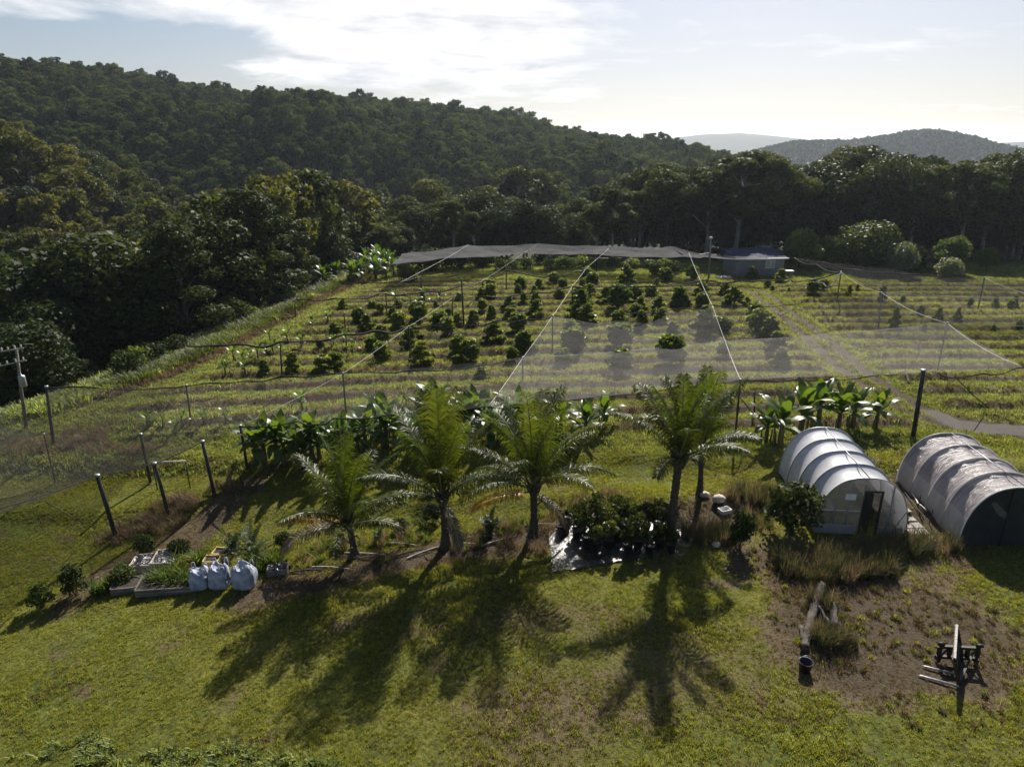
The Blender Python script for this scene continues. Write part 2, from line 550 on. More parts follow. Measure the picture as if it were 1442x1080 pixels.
def mat_ground():
    m, nt, out = new_mat('ground')
    at = N(nt, "ShaderNodeVertexColor"); at.layer_name = "mask"
    sep = N(nt, "ShaderNodeSeparateColor"); nt.links.new(at.outputs["Color"], sep.inputs[0])
    n_big = noise(nt, 0.12, 4, 0.6)
    n_mid = noise(nt, 1.3, 5, 0.65)
    n_fine = noise(nt, 9.0, 5, 0.7)
    n_vf = noise(nt, 42.0, 3, 0.7)
    grass = ramp(nt, n_mid, [(0.3, (0.065, 0.075, 0.016)), (0.55, (0.115, 0.125, 0.026)), (0.75, (0.17, 0.17, 0.042))])
    g2 = ramp(nt, n_big, [(0.35, (0.85, 0.95, 0.8)), (0.65, (1.25, 1.05, 0.95))])
    grass = mixc(nt, 1.0, grass, g2, 'MULTIPLY')
    fine = ramp(nt, n_fine, [(0.3, (0.45, 0.45, 0.45)), (0.7, (1.35, 1.35, 1.35))])
    grass = mixc(nt, 1.0, grass, fine, 'MULTIPLY')
    dry = ramp(nt, n_fine, [(0.3, (0.055, 0.04, 0.022)), (0.7, (0.16, 0.122, 0.068))])
    soil = ramp(nt, n_fine, [(0.28, (0.026, 0.019, 0.012)), (0.7, (0.105, 0.078, 0.05))])
    grav = ramp(nt, n_vf, [(0.3, (0.06, 0.053, 0.046)), (0.7, (0.18, 0.16, 0.14))])

    def thr(ch, lo=0.35, hi=0.65, amt=0.55):
        v = math_n(nt, 'ADD', sep.outputs[ch], math_n(nt, 'MULTIPLY', math_n(nt, 'SUBTRACT', n_fine, 0.5), amt))
        v = math_n(nt, 'ADD', v, math_n(nt, 'MULTIPLY', math_n(nt, 'SUBTRACT', n_mid, 0.5), amt))
        r = N(nt, "ShaderNodeMapRange"); r.interpolation_type = 'SMOOTHSTEP'
        r.inputs["From Min"].default_value = lo; r.inputs["From Max"].default_value = hi
        nt.links.new(v, r.inputs["Value"])
        return r.outputs[0]
    col = mixc(nt, thr(1), grass, dry)
    col = mixc(nt, thr(0), col, soil)
    col = mixc(nt, thr(2), col, grav)
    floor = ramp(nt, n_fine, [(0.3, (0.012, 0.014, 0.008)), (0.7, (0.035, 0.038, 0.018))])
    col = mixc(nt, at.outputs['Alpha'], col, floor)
    p = N(nt, "ShaderNodeBsdfPrincipled"); p.inputs["Roughness"].default_value = 0.9; p.inputs["Specular IOR Level"].default_value = 0.15
    nt.links.new(col, p.inputs["Base Color"])
    hsum = math_n(nt, 'ADD', math_n(nt, 'MULTIPLY', n_fine, 0.8), math_n(nt, 'MULTIPLY', n_vf, 0.25))
    nt.links.new(bump(nt, hsum, 0.8, 0.12), p.inputs["Normal"])
    nt.links.new(p.outputs[0], out.inputs[0])
    return m


M['ground'] = mat_ground()


def mat_tarp():
    m, nt, out = new_mat('weed_mat')
    f = noise(nt, 7.0, 5, 0.65, None, 1.2)
    f2 = noise(nt, 1.2, 3, 0.6)
    col = ramp(nt, f2, [(0.35, (0.012, 0.011, 0.012)), (0.65, (0.04, 0.037, 0.037))])
    p = N(nt, "ShaderNodeBsdfPrincipled")
    nt.links.new(col, p.inputs["Base Color"])
    p.inputs["Roughness"].default_value = 0.25; p.inputs["Specular IOR Level"].default_value = 0.9
    nt.links.new(bump(nt, f, 0.7, 0.05), p.inputs["Normal"])
    nt.links.new(p.outputs[0], out.inputs[0])
    return m


M['tarp'] = mat_tarp()
# ------------------------------------------------------------------ light and sky
SUN_AZ, SUN_EL = R(17.5), R(38.0)
EXPOSURE = 0.85
sd = bpy.data.lights.new("sun", 'SUN'); sd.energy = 5.0; sd.angle = R(0.53); sd.color = (1.0, 0.94, 0.84)
sun = bpy.data.objects.new("sun", sd); COL.objects.link(sun)
sdir = Vector((math.sin(SUN_AZ) * math.cos(SUN_EL), math.cos(SUN_AZ) * math.cos(SUN_EL), math.sin(SUN_EL)))
sun.rotation_euler = sdir.to_track_quat('Z', 'Y').to_euler()
sun.location = (20, 60, 60)

W = bpy.data.worlds.new("World"); S.world = W; W.use_nodes = True
nt = W.node_tree
for n in list(nt.nodes):
    nt.nodes.remove(n)
wo = nt.nodes.new("ShaderNodeOutputWorld"); bg = nt.nodes.new("ShaderNodeBackground")
sky = nt.nodes.new("ShaderNodeTexSky"); sky.sky_type = 'NISHITA'; sky.sun_disc = False
sky.sun_elevation = SUN_EL; sky.sun_rotation = SUN_AZ; sky.air_density = 1.0; sky.dust_density = 1.2; sky.ozone_density = 1.6
sky.altitude = 100
tc = nt.nodes.new("ShaderNodeTexCoord")
sx = nt.nodes.new("ShaderNodeSeparateXYZ"); nt.links.new(tc.outputs["Generated"], sx.inputs[0])
zz = math_n(nt, 'ADD', math_n(nt, 'MAXIMUM', sx.outputs[2], 0.0), 0.10)
U = math_n(nt, 'DIVIDE', sx.outputs[0], zz); V_ = math_n(nt, 'DIVIDE', sx.outputs[1], zz)
cb = nt.nodes.new("ShaderNodeCombineXYZ"); nt.links.new(U, cb.inputs[0]); nt.links.new(V_, cb.inputs[1])
mp = nt.nodes.new("ShaderNodeMapping"); mp.inputs["Scale"].default_value = (0.75, 0.8, 1); mp.inputs["Location"].default_value = (1.3, 2.1, 0)
mp.inputs["Rotation"].default_value = (0, 0, R(-14))
nt.links.new(cb.outputs[0], mp.inputs["Vector"])
cn = noise(nt, 0.9, 9, 0.58, mp.outputs[0], 0.35)
# one large bank of cloud left of the sun: a direction on the sky dome
def dome(px, py, wx, wz):
    d = ray(px, py); d = d / np.linalg.norm(d)
    a = math_n(nt, 'DIVIDE', math_n(nt, 'SUBTRACT', sx.outputs[0], float(d[0])), wx)
    b = math_n(nt, 'DIVIDE', math_n(nt, 'SUBTRACT', sx.outputs[2], float(d[2])), wz)
    r2 = math_n(nt, 'ADD', math_n(nt, 'MULTIPLY', a, a), math_n(nt, 'MULTIPLY', b, b))
    return math_n(nt, 'EXPONENT', math_n(nt, 'MULTIPLY', r2, -1.0))
bank = math_n(nt, 'ADD', math_n(nt, 'MULTIPLY', dome(590, 50, 0.21, 0.085), 0.34), math_n(nt, 'MULTIPLY', dome(200, 15, 0.25, 0.028), 0.2))
bank = math_n(nt, 'ADD', bank, math_n(nt, 'MULTIPLY', dome(470, 100, 0.16, 0.028), 0.16))
bank = math_n(nt, 'SUBTRACT', bank, math_n(nt, 'MULTIPLY', dome(170, 85, 0.22, 0.035), 0.22))
cm = math_n(nt, 'ADD', cn, bank)
# clear sky overhead and behind
clr = nt.nodes.new("ShaderNodeMapRange"); clr.interpolation_type = 'SMOOTHSTEP'
nt.links.new(sx.outputs[1], clr.inputs["Value"]); clr.inputs["From Min"].default_value = 0.35; clr.inputs["From Max"].default_value = 0.75
clr.inputs["To Min"].default_value = -0.3; clr.inputs["To Max"].default_value = 0.0
cm = math_n(nt, 'ADD', cm, clr.outputs[0])
cr = ramp(nt, cm, [(0.60, (0, 0, 0)), (0.74, (1, 1, 1))])
shade = noise(nt, 2.2, 6, 0.6, mp.outputs[0], 0.2)
cw = ramp(nt, shade, [(0.30, (7.6, 7.8, 8.4)), (0.55, (12.5, 12.4, 12.4))])
# roll the sky's glare off towards the sun, as a camera does
sp = nt.nodes.new("ShaderNodeSeparateColor"); nt.links.new(sky.outputs[0], sp.inputs[0])
cc_ = nt.nodes.new("ShaderNodeCombineColor")
for ch, cap in enumerate((12.0, 12.6, 13.8)):
    q = math_n(nt, 'DIVIDE', sp.outputs[ch], cap)
    den = math_n(nt, 'POWER', math_n(nt, 'MULTIPLY_ADD', q, q, 1.0), 0.5)
    nt.links.new(math_n(nt, "MULTIPLY", math_n(nt, "DIVIDE", sp.outputs[ch], den), (1.08, 1.06, 1.1)[ch]), cc_.inputs[ch])
skys = cc_.outputs[0]
mixed = mixc(nt, cr, skys, cw)
nt.links.new(mixed, bg.inputs["Color"])
bg.inputs["Strength"].default_value = 0.05
nt.links.new(bg.outputs[0], wo.inputs[0])

S.view_settings.view_transform = 'Standard'
S.view_settings.look = 'None'
S.view_settings.exposure = EXPOSURE
S.view_settings.gamma = 1.0
S.view_settings.use_curve_mapping = False
S.render.engine = 'CYCLES'
S.cycles.max_bounces = 8
S.cycles.diffuse_bounces = 3
S.cycles.glossy_bounces = 2
S.cycles.transmission_bounces = 4
S.cycles.transparent_max_bounces = 16
S.cycles.volume_bounces = 1
S.cycles.use_denoising = True
S.cycles.caustics_reflective = False
S.cycles.caustics_refractive = False
S.cycles.sample_clamp_indirect = 6
# ------------------------------------------------------------------ ground
def axis(lo, hi, step, far_lo, far_hi, g):
    a = list(np.arange(lo, hi + 1e-6, step))
    s = step; v = hi
    while v < far_hi:
        s *= g; v += s; a.append(v)
    s = step; v = lo; b = []
    while v > far_lo:
        s *= g; v -= s; b.append(v)
    return np.array(b[::-1] + a)


xs = axis(-47, 64, 0.3, -3500, 4200, 1.05)
ys = axis(12, 97, 0.27, -300, 6500, 1.042)
XX, YY = np.meshgrid(xs, ys)
ZZ = H(XX, YY)
nx, ny = len(xs), len(ys)
V = np.stack([XX.ravel(), YY.ravel(), ZZ.ravel()], 1)
ii = np.arange(nx * ny).reshape(ny, nx)
F = np.stack([ii[:-1, :-1].ravel(), ii[:-1, 1:].ravel(), ii[1:, 1:].ravel(), ii[1:, :-1].ravel()], 1)
gme = np_mesh("ground", V, F, M['ground'], smooth=True)

PALM_PX = [(500, 782), (628, 770), (752, 752), (943, 760), (984, 692)]
STRIP = [onz(px, py, 0) for px, py in ((375, 812), (440, 800), (500, 786), (560, 775), (640, 765), (700, 758), (760, 748), (830, 750), (1000, 735))]
FENCE_STRIP = [onz(px, py, 0) for px, py in ((100, 790), (165, 755), (238, 722), (300, 697), (350, 664))]
TRENCH = [onz(px, py, 0) for px, py in ((270, 735), (300, 700), (345, 670), (400, 640))]


def ell(x, y, px, py, rx, ry):
    c = onz(px, py, 0)
    return np.exp(-((x - c.x) / rx) ** 2 - ((y - c.y) / ry) ** 2)


def masks(x, y):
    u = np.mod(row_coord(x, y), ROW_P) / ROW_P
    rz = row_zone(x, y)
    band = (1 - sst(0.14, 0.25, u)) + sst(0.95, 1.0, u)
    soil = rz * band * (0.46 + 0.3 * vn(x, y, 7, 41))
    dry = rz * (1 - sst(0.24, 0.42, u)) * 0.7
    # bare soil under the palms, round the tunnels, at the loader
    dP = poly_dist(x, y, STRIP) + 0.5 * vn(x, y, 1.5, 42)
    soil = np.maximum(soil, 0.85 * (1 - sst(0.35, 1.15, dP))); dry = np.maximum(dry, 1 - sst(0.6, 1.8, dP))
    b = ell(x, y, 1280, 870, 3.6, 2.6) * 1.1 + ell(x, y, 1150, 900, 1.8, 3.0) * 0.9 + ell(x, y, 1100, 790, 1.6, 2.0) * 0.8 + ell(x, y, 1320, 940, 2.8, 1.3) * 0.8
    b = b + 0.3 * vn(x, y, 1.3, 43) + 0.25 * vn(x, y, 0.5, 143)
    soil = np.maximum(soil, np.clip(b * 0.75, 0, 0.64)); dry = np.maximum(dry, np.clip(b * 1.5, 0, 1))
    b2 = ell(x, y, 1310, 720, 1.5, 3.5) + ell(x, y, 1040, 715, 2.2, 1.2) + ell(x, y, 880, 735, 3, 1.3)
    soil = np.maximum(soil, np.clip(b2, 0, 0.8)); dry = np.maximum(dry, np.clip(b2 * 1.2, 0, 1))
    dF = poly_dist(x, y, FENCE_STRIP) + 0.5 * vn(x, y, 1.7, 44)
    dry = np.maximum(dry, 1 - sst(0.5, 1.5, dF)); soil = np.maximum(soil, 0.5 * (1 - sst(0.2, 0.9, dF)))
    dT = poly_dist(x, y, TRENCH) + 0.4 * vn(x, y, 1.4, 45)
    soil = np.maximum(soil, 0.7 * (1 - sst(0.15, 0.75, dT)))
    # boundary of dead grass on the left edge of the orchard
    e = edge_x(y); d = x - e + 0.8 * vn(x, y, 4, 46)
    bnd = 0.5 * np.exp(-(d / 0.6) ** 2) * sst(38, 44, y) * (1 - sst(86, 92, y))
    dry = np.maximum(dry, bnd); soil = np.maximum(soil, bnd * 0.55)
    # track
    dk = poly_dist(x, y, TRK) + 0.12 * vn(x, y, 1.2, 47)
    rut = np.exp(-((dk - 0.8) / 0.42) ** 2) * (1 - 0.7 * sst(70, 86, y))
    soil = np.maximum(soil, rut * 1.1); dry = np.maximum(dry, (1 - sst(1.0, 2.0, dk)) * 0.35 * (1 - 0.6 * sst(70, 86, y)))
    gp0 = TRK[6]
    grav = (1 - sst(0.55, 1.3, poly_dist(x, y, TRK[6:]) + 0.4 * vn(x, y, 1.1, 48))) * sst(gp0.x - 0.5, gp0.x + 1.5, x)
    # lawn: brownish mown swathes
    lawn = (1 - sst(30, 34, y))
    sw = 0.2 + 0.28 * vn(x * 0.35, y, 2.3, 49) + 0.24 * vn(x, y, 6, 50) - 0.25 * sst(19, 24, y) + 0.24 * ell(x, y, 980, 990, 5, 2.0) + 0.15 * ell(x, y, 900, 880, 3.5, 1.4) + 0.2 * ell(x, y, 1380, 1050, 4, 3)
    sw = sw - 0.4 * ell(x, y, 200, 1060, 6, 1.3)
    dry = np.maximum(dry, lawn * np.clip(sw, 0, 0.75))
    # orchard floor a little patchy
    dry = np.maximum(dry, (1 - lawn) * np.clip(0.02 + 0.28 * vn(x, y, 5, 51), 0, 0.4))
    # under the forest
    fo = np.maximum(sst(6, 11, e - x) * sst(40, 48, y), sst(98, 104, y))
    return soil, dry, grav, fo


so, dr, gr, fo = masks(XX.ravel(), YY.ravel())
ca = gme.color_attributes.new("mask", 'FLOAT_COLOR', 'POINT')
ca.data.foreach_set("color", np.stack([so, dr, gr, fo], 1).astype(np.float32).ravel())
obj("ground", gme, kind="structure")

# ------------------------------------------------------------------ scatter for what nobody could count
def scatter(name, protos, P, rotz, scale, tilt, kind="stuff", label=None, cat=None):
    """points with instances of small tufts: one object"""
    n = len(P)
    me = bpy.data.meshes.new(name)
    me.vertices.add(n); me.vertices.foreach_set("co", np.asarray(P, np.float32).ravel())
    rot = np.stack([tilt[:, 0], tilt[:, 1], rotz], 1).astype(np.float32)
    a = me.attributes.new("rot", 'FLOAT_VECTOR', 'POINT'); a.data.foreach_set("vector", rot.ravel())
    a = me.attributes.new("scl", 'FLOAT', 'POINT'); a.data.foreach_set("value", np.asarray(scale, np.float32))
    o = obj(name, me, kind=kind, label=label, cat=cat)
    c = bpy.data.collections.new(name + "_kinds")
    for k, pm in enumerate(protos):
        po = bpy.data.objects.new(f"{name}_kind", pm); c.objects.link(po)
    ng = bpy.data.node_groups.new(name, 'GeometryNodeTree')
    ng.interface.new_socket("Geometry", in_out='INPUT', socket_type='NodeSocketGeometry')
    ng.interface.new_socket("Geometry", in_out='OUTPUT', socket_type='NodeSocketGeometry')
    gi = ng.nodes.new("NodeGroupInput"); go = ng.nodes.new("NodeGroupOutput")
    ip = ng.nodes.new("GeometryNodeInstanceOnPoints")
    ci = ng.nodes.new("GeometryNodeCollectionInfo"); ci.inputs["Collection"].default_value = c
    ci.inputs["Separate Children"].default_value = True; ci.inputs["Reset Children"].default_value = True
    ar = ng.nodes.new("GeometryNodeInputNamedAttribute"); ar.data_type = 'FLOAT_VECTOR'; ar.inputs["Name"].default_value = "rot"
    e2r = ng.nodes.new("FunctionNodeEulerToRotation")
    asx = ng.nodes.new("GeometryNodeInputNamedAttribute"); asx.data_type = 'FLOAT'; asx.inputs["Name"].default_value = "scl"
    L = ng.links.new
    L(gi.outputs[0], ip.inputs["Points"]); L(ci.outputs[0], ip.inputs["Instance"])
    ip.inputs["Pick Instance"].default_value = True
    L(ar.outputs[0], e2r.inputs[0]); L(e2r.outputs[0], ip.inputs["Rotation"])
    L(asx.outputs[0], ip.inputs["Scale"]); L(ip.outputs[0], go.inputs[0])
    md = o.modifiers.new("scatter", 'NODES'); md.node_group = ng
    return o


def tuft(name, nb, hgt, wid, spread, mat, lean=0.5, seed=0):
    r = np.random.default_rng(seed)
    V = []; F = []
    for i in range(nb):
        a = r.uniform(0, 2 * math.pi); d = r.uniform(0, spread)
        bx, by = d * math.cos(a), d * math.sin(a)
        hh = hgt * r.uniform(0.5, 1.15); la = r.uniform(0, 2 * math.pi); ln = lean * r.uniform(0.2, 1) * hh
        dx, dy = math.cos(la), math.sin(la); wx, wy = -dy * wid / 2, dx * wid / 2
        o = len(V)
        V += [(bx - wx, by - wy, -0.02), (bx + wx, by + wy, -0.02),
              (bx + wx * 0.8 + dx * ln * 0.35, by + wy * 0.8 + dy * ln * 0.35, hh * 0.6), (bx - wx * 0.8 + dx * ln * 0.35, by - wy * 0.8 + dy * ln * 0.35, hh * 0.6),
              (bx + dx * ln + wx * 0.15, by + dy * ln + wy * 0.15, hh), (bx + dx * ln - wx * 0.15, by + dy * ln - wy * 0.15, hh)]
        F += [(o, o + 1, o + 2, o + 3), (o + 3, o + 2, o + 4, o + 5)]
    return np_mesh(name, V, F, mat)


def clump_tilt(n, s=0.12):
    return rng.normal(0, s, (n, 2))


# mown lawn near the camera
n = 230000
py_ = np.sqrt(rng.uniform(12.5 ** 2, 37 ** 2, n)); px_ = rng.uniform(-1, 1, n) * (py_ * 0.82 + 5)
so, dr, gr, fo = masks(px_, py_)
dens = np.clip(1.15 - 0.95 * so - 0.25 * dr, 0.05, 1) * (gr < 0.3) * (0.7 + 0.5 * vn(px_, py_, 0.6, 61))
keep = rng.uniform(0, 1, n) < dens
px_, py_, so, dr = px_[keep], py_[keep], so[keep], dr[keep]
isdry = rng.uniform(0, 1, len(px_)) < np.clip(dr * 0.85 + so * 0.5, 0.06, 0.95)
pz_ = H(px_, py_)
for nm, selm, mat, hg in (("lawn_grass", ~isdry, M['blade'], 0.075), ("dry_lawn_grass", isdry, M['blade_dry'], 0.06)):
    k = int(selm.sum())
    P = np.stack([px_[selm], py_[selm], pz_[selm]], 1)
    scatter(nm, [tuft(nm, 11, hg, 0.012, 0.09, mat, 0.9, s) for s in range(4)], P, rng.uniform(0, 6.28, k), rng.uniform(0.6, 1.25, k) * (1 + 0.4 * vn(P[:, 0], P[:, 1], 2.2, 62)), clump_tilt(k))
# orchard grass, longer
n = 170000
py_ = np.sqrt(rng.uniform(33 ** 2, 95 ** 2, n)); px_ = rng.uniform(-1, 1, n) * (py_ * 0.82 + 3)
so, dr, gr, fo = masks(px_, py_)
inside = px_ > edge_x(py_) - 9
dens = np.clip(1.1 - 1.3 * so - 0.3 * dr, 0.06, 1) * (gr < 0.3) * inside * (py_ < 98)
keep = rng.uniform(0, 1, n) < dens
px_, py_, so, dr = px_[keep], py_[keep], so[keep], dr[keep]
out_ = px_ < edge_x(py_) - 0.5
isdry = (rng.uniform(0, 1, len(px_)) < np.clip(dr * 0.8 + so * 0.6, 0.08, 0.95)) & ~out_
pz_ = H(px_, py_)
for nm, selm, mat, hg in (("orchard_grass", ~isdry, M['blade_far'], 0.16), ("dry_orchard_grass", isdry, M['blade_dry'], 0.16)):
    k = int(selm.sum())
    P = np.stack([px_[selm], py_[selm], pz_[selm]], 1)
    sc = rng.uniform(0.6, 1.3, k) * np.where(out_[selm], 2.6, 1.0)
    scatter(nm, [tuft(nm, 13, hg, 0.03, 0.24, mat, 1.0, s + 9) for s in range(4)], P, rng.uniform(0, 6.28, k), sc, clump_tilt(k))
# ------------------------------------------------------------------ trees
def leaf_cloud(r, centers, radii, counts, size, flat=0.0, inner=0.25, aspect=1.7, shell=0.72):
    """diamond leaves spread over the upper shells of many small lobes"""
    Vs = []; Fs = []; o = 0
    for c, rad, n in zip(centers, radii, counts):
        d = r.normal(0, 1, (n, 3)); d[:, 2] = d[:, 2] * 0.8 + 0.25
        d /= np.linalg.norm(d, axis=1)[:, None]
        rr = np.where(r.uniform(0, 1, n) < inner, r.uniform(0.25, shell, n), r.uniform(shell, 1.06, n))
        p = np.asarray(c) + d * rr[:, None] * np.asarray(rad)
        nrm = d * 0.8 + r.normal(0, 0.55, (n, 3)); nrm[:, 2] += flat
        nrm /= np.linalg.norm(nrm, axis=1)[:, None]
        t = np.cross(nrm, r.normal(0, 1, (n, 3))); t /= np.linalg.norm(t, axis=1)[:, None] + 1e-9
        b = np.cross(nrm, t)
        s = (size * r.uniform(0.6, 1.3, n))[:, None]
        q = np.stack([p - t * s * aspect / 2, p + b * s / 2 + nrm * s * 0.12, p + t * s * aspect / 2, p - b * s / 2 + nrm * s * 0.12], 1)
        Vs.append(q.reshape(-1, 3)); Fs.append(np.arange(n * 4).reshape(n, 4) + o); o += n * 4
    return np.concatenate(Vs), np.concatenate(Fs)


def tree_proto(seed, height, crown_w, base_frac, nl, leaves, size, mat, bark, name, kind='euc', trunk_r=None):
    r = np.random.default_rng(seed)
    C_ = []; Rd = []
    ch = height * (1 - base_frac)
    for i in range(nl):
        a = i * 2.4 + r.uniform(-0.5, 0.5)
        t = (i + 0.5) / nl
        if kind == 'euc':
            z = height * base_frac + ch * (0.12 + 0.72 * t ** 0.8)
            w = crown_w / 2 * (0.95 - 0.55 * max(0, t - 0.45) / 0.55) * math.sqrt(r.uniform(0.1, 1))
            rad = crown_w * r.uniform(0.10, 0.22) * (15 / max(15, nl)) ** 0.35
            rd = (rad, rad, rad * r.uniform(0.6, 0.85))
        elif kind == 'round':
            z = height * base_frac + ch * (0.15 + 0.68 * t)
            w = crown_w / 2 * math.sin(math.pi * (0.2 + 0.68 * t)) * 0.78 * r.uniform(0.5, 1)
            rad = crown_w * r.uniform(0.17, 0.25)
            rd = (rad, rad, rad * 0.85)
        else:  # shaggy conifer like
            z = height * base_frac + ch * (0.05 + 0.88 * t)
            w = crown_w / 2 * (1.0 - 0.75 * t) * r.uniform(0.55, 1)
            rad = crown_w * (0.2 - 0.08 * t) * r.uniform(0.8, 1.2)
            rd = (rad, rad, rad * 0.7)
        C_.append((w * math.cos(a), w * math.sin(a), z)); Rd.append(rd)
    vol = np.array([q[0] ** 2 for q in Rd]); cnt = np.maximum(8, (leaves * vol / vol.sum())).astype(int)
    Vv, Ff = leaf_cloud(r, C_, Rd, cnt, size)
    crown = np_mesh(name + "_crown", Vv, Ff, mat)
    mb = MB()
    tr = trunk_r or height * 0.016
    top = height * (base_frac + (1 - base_frac) * 0.55)
    bend = r.uniform(-0.03, 0.03, 2) * height
    pts = [(bend[0] * t * t, bend[1] * t * t, -0.6 + (top + 0.6) * t) for t in np.linspace(0, 1, 6)]
    mb.tube(pts, [tr * (1.25 - 0.85 * t) for t in np.linspace(0, 1, 6)], 7)
    for i in range(0, nl):
        c = Vector(C_[i])
        t0 = min(0.95, max(0.35, (c.z - 0.35 * math.hypot(c.x, c.y) - 1.0) / top))
        s = Vector((bend[0] * t0 * t0, bend[1] * t0 * t0, -0.6 + (top + 0.6) * t0))
        mid = s.lerp(c, 0.5) + Vector((0, 0, 0.06 * height))
        mb.tube([s, mid, c], [tr * 0.42, tr * 0.28, tr * 0.1], 5, cap=False)
    trunk = mb.mesh(name + "_trunk", bark)
    return crown, trunk


EUC = [tree_proto(100 + i, 16, 8.5 + (i % 3), 0.3 + 0.06 * (i % 3), 15 + 2 * (i % 4), 11500, 0.25, M['euc'], M['pale_bark'], "eucalypt", 'euc') for i in range(5)]
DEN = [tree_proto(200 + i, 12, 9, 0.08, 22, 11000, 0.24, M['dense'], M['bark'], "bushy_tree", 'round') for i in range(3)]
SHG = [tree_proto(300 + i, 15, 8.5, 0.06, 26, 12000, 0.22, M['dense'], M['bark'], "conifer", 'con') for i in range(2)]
SPR = [tree_proto(450 + i, 14, 8.5, 0.22, 22 + 2 * i, 3200, 0.36, M['euc_spur'], M['pale_bark'], "spur_tree", 'euc') for i in range(5)]
HIL = [tree_proto(400 + i, 14, 8.5, 0.25, 19 + 2 * i, 1900, 0.42, M['euc_far'], M['pale_bark'], "hill_tree", 'euc') for i in range(5)]
ORC = [tree_proto(500 + i, 2.0, 1.5, 0.06, 14, 1500, 0.16, M['citrus'], M['bark'], "orchard_tree", 'round' if i % 2 else 'con', 0.04) for i in range(5)]
MID = [tree_proto(640 + i, 7, 8, 0.05, 26, 6500, 0.24, M['mid'], M['bark'], "mid_tree", 'round') for i in range(2)]
BRI = [tree_proto(600 + i, 6, 5.2, 0.1, 16, 4200, 0.24, M['bright'], M['bark'], "bright_tree", 'round') for i in range(2)]


def TOPZ(pr):
    a = np.empty(len(pr[0].vertices) * 3, np.float32); pr[0].vertices.foreach_get("co", a)
    return float(np.percentile(a[2::3], 99.7))


def plant(proto, loc, scale, name, label, cat="tree", group=None, rz=None, sq=1.0):
    loc = Vector(loc); loc.z -= 0.05 * scale
    t = thing(name, label, cat, loc, rng.uniform(0, 6.28) if rz is None else rz, group)
    t.scale = (scale * sq, scale * sq, scale)
    obj("crown", proto[0], t)
    obj("trunk", proto[1], t)
    return t


def tree_to(px, pytop, Y, protos, hp, name, label, group=None, sq=1.0, minh=3.0):
    """a tree at distance Y whose top shows at px, pytop"""
    d = ray(px, pytop); t = Y / d[1]
    x = d[0] * t; zt = CAM_H + d[2] * t; zg = h(x, Y)
    hh = max(minh, zt - zg)
    pr = random.choice(protos); hp = TOPZ(pr)
    plant(pr, (x, Y, zg), hh / hp, name, label, group=group, sq=sq * random.uniform(0.95, 1.2))


# the belt of tall trees behind the orchard: outline of its tops, front rank and those behind
BELT_X = [385, 430, 480, 540, 600, 660, 705, 760, 800, 850, 905, 925, 960, 1000, 1050, 1085, 1130, 1165, 1210, 1245, 1290, 1330, 1380, 1420, 1460, 1520]
BELT_Y = [300, 305, 300, 312, 290, 262, 275, 283, 300, 262, 250, 222, 245, 238, 212, 213, 232, 226, 203, 222, 216, 240, 222, 215, 210, 215]
front = []
x = 400.0
while x < 1510:
    front.append((x + random.uniform(-8, 8), random.uniform(101, 110)))
    x += random.uniform(27, 40)
nf = len(front)
for i, (px, Y) in enumerate(front):
    ty = np.interp(px, BELT_X, BELT_Y) + random.choice((2, 8, 18, 34))
    den = random.random() < 0.4
    ps, hp, nm = (DEN, 12.5, "bushy_tree") if den else (EUC, 15.5, "eucalypt_tree")
    lab = ("dense dark bushy tree" if den else "tall open-crowned eucalypt") + f", {ordn(i, nf)} in the front rank behind the orchard"
    if i > 20 and i < nf - 20:
        lab = ("dense dark bushy tree" if den else "tall open-crowned eucalypt") + " midway along the front rank behind the orchard"
    tree_to(px, ty, Y, ps, hp, nm, lab, "front rank of trees behind the orchard", sq=0.95 if den else 1.15)
for bx, by in zip(BELT_X, BELT_Y):
    for k in range(3):
        px = bx + random.uniform(-22, 22); Y = random.uniform(110, 126) + 6 * k
        ty = np.interp(px, BELT_X, BELT_Y) + random.uniform(-3, 9) + 5 * (k == 0)
        tree_to(px, ty, Y, EUC if random.random() < 0.75 else DEN, 15.3, "eucalypt_tree", "tall eucalypt with a lit crown deeper in the belt behind the orchard", "trees deeper in the belt behind the orchard", sq=1.1)

# dark trees on the left edge of the orchard (top pixel, distance)
for px, ty, Y, kind, lab in [
    (345, 266, 74, 'con', "huge dark shaggy conifer-like tree, tallest beside the left orchard edge"),
    (283, 300, 70, 'den', "broad dark tree just left of the tallest shaggy tree"),
    (395, 300, 80, 'con', "dark shaggy tree between the tallest one and the banana plantation"),
    (445, 318, 92, 'den', "dark bushy tree right behind the banana plantation"),
    (240, 315, 62, 'con', "dark tall tree with layered foliage left of the orchard grass bank"),
    (415, 365, 84, 'den', "low dark bushy tree with pale outer leaves at the plantation's end"),
    (318, 420, 66, 'gre', "low creeper-covered grey-green bush on the bright grass bank"),
    (150, 330, 64, 'den', "dark tree left of the layered tall tree, deep in the gully"),
    (90, 345, 66, 'con', "dark shaggy tree at the head of the gully on the left"),
    (20, 360, 62, 'den', "dark tree at the left border above the power poles"),
    (500, 320, 100, 'den', "dark bushy tree right of the plantation, behind the net corner"),
    (545, 318, 103, 'euc', "open-crowned tree behind the left corner of the far net"),
]:
    ps, hp = {'con': (SHG, 14.6), 'den': (DEN, 12.3), 'euc': (EUC, 15.4), 'gre': (BRI, 6.1)}[kind]
    tree_to(px, ty, Y, ps, hp, "shaggy_tree" if kind == 'con' else "bushy_tree", lab, sq=1.25)
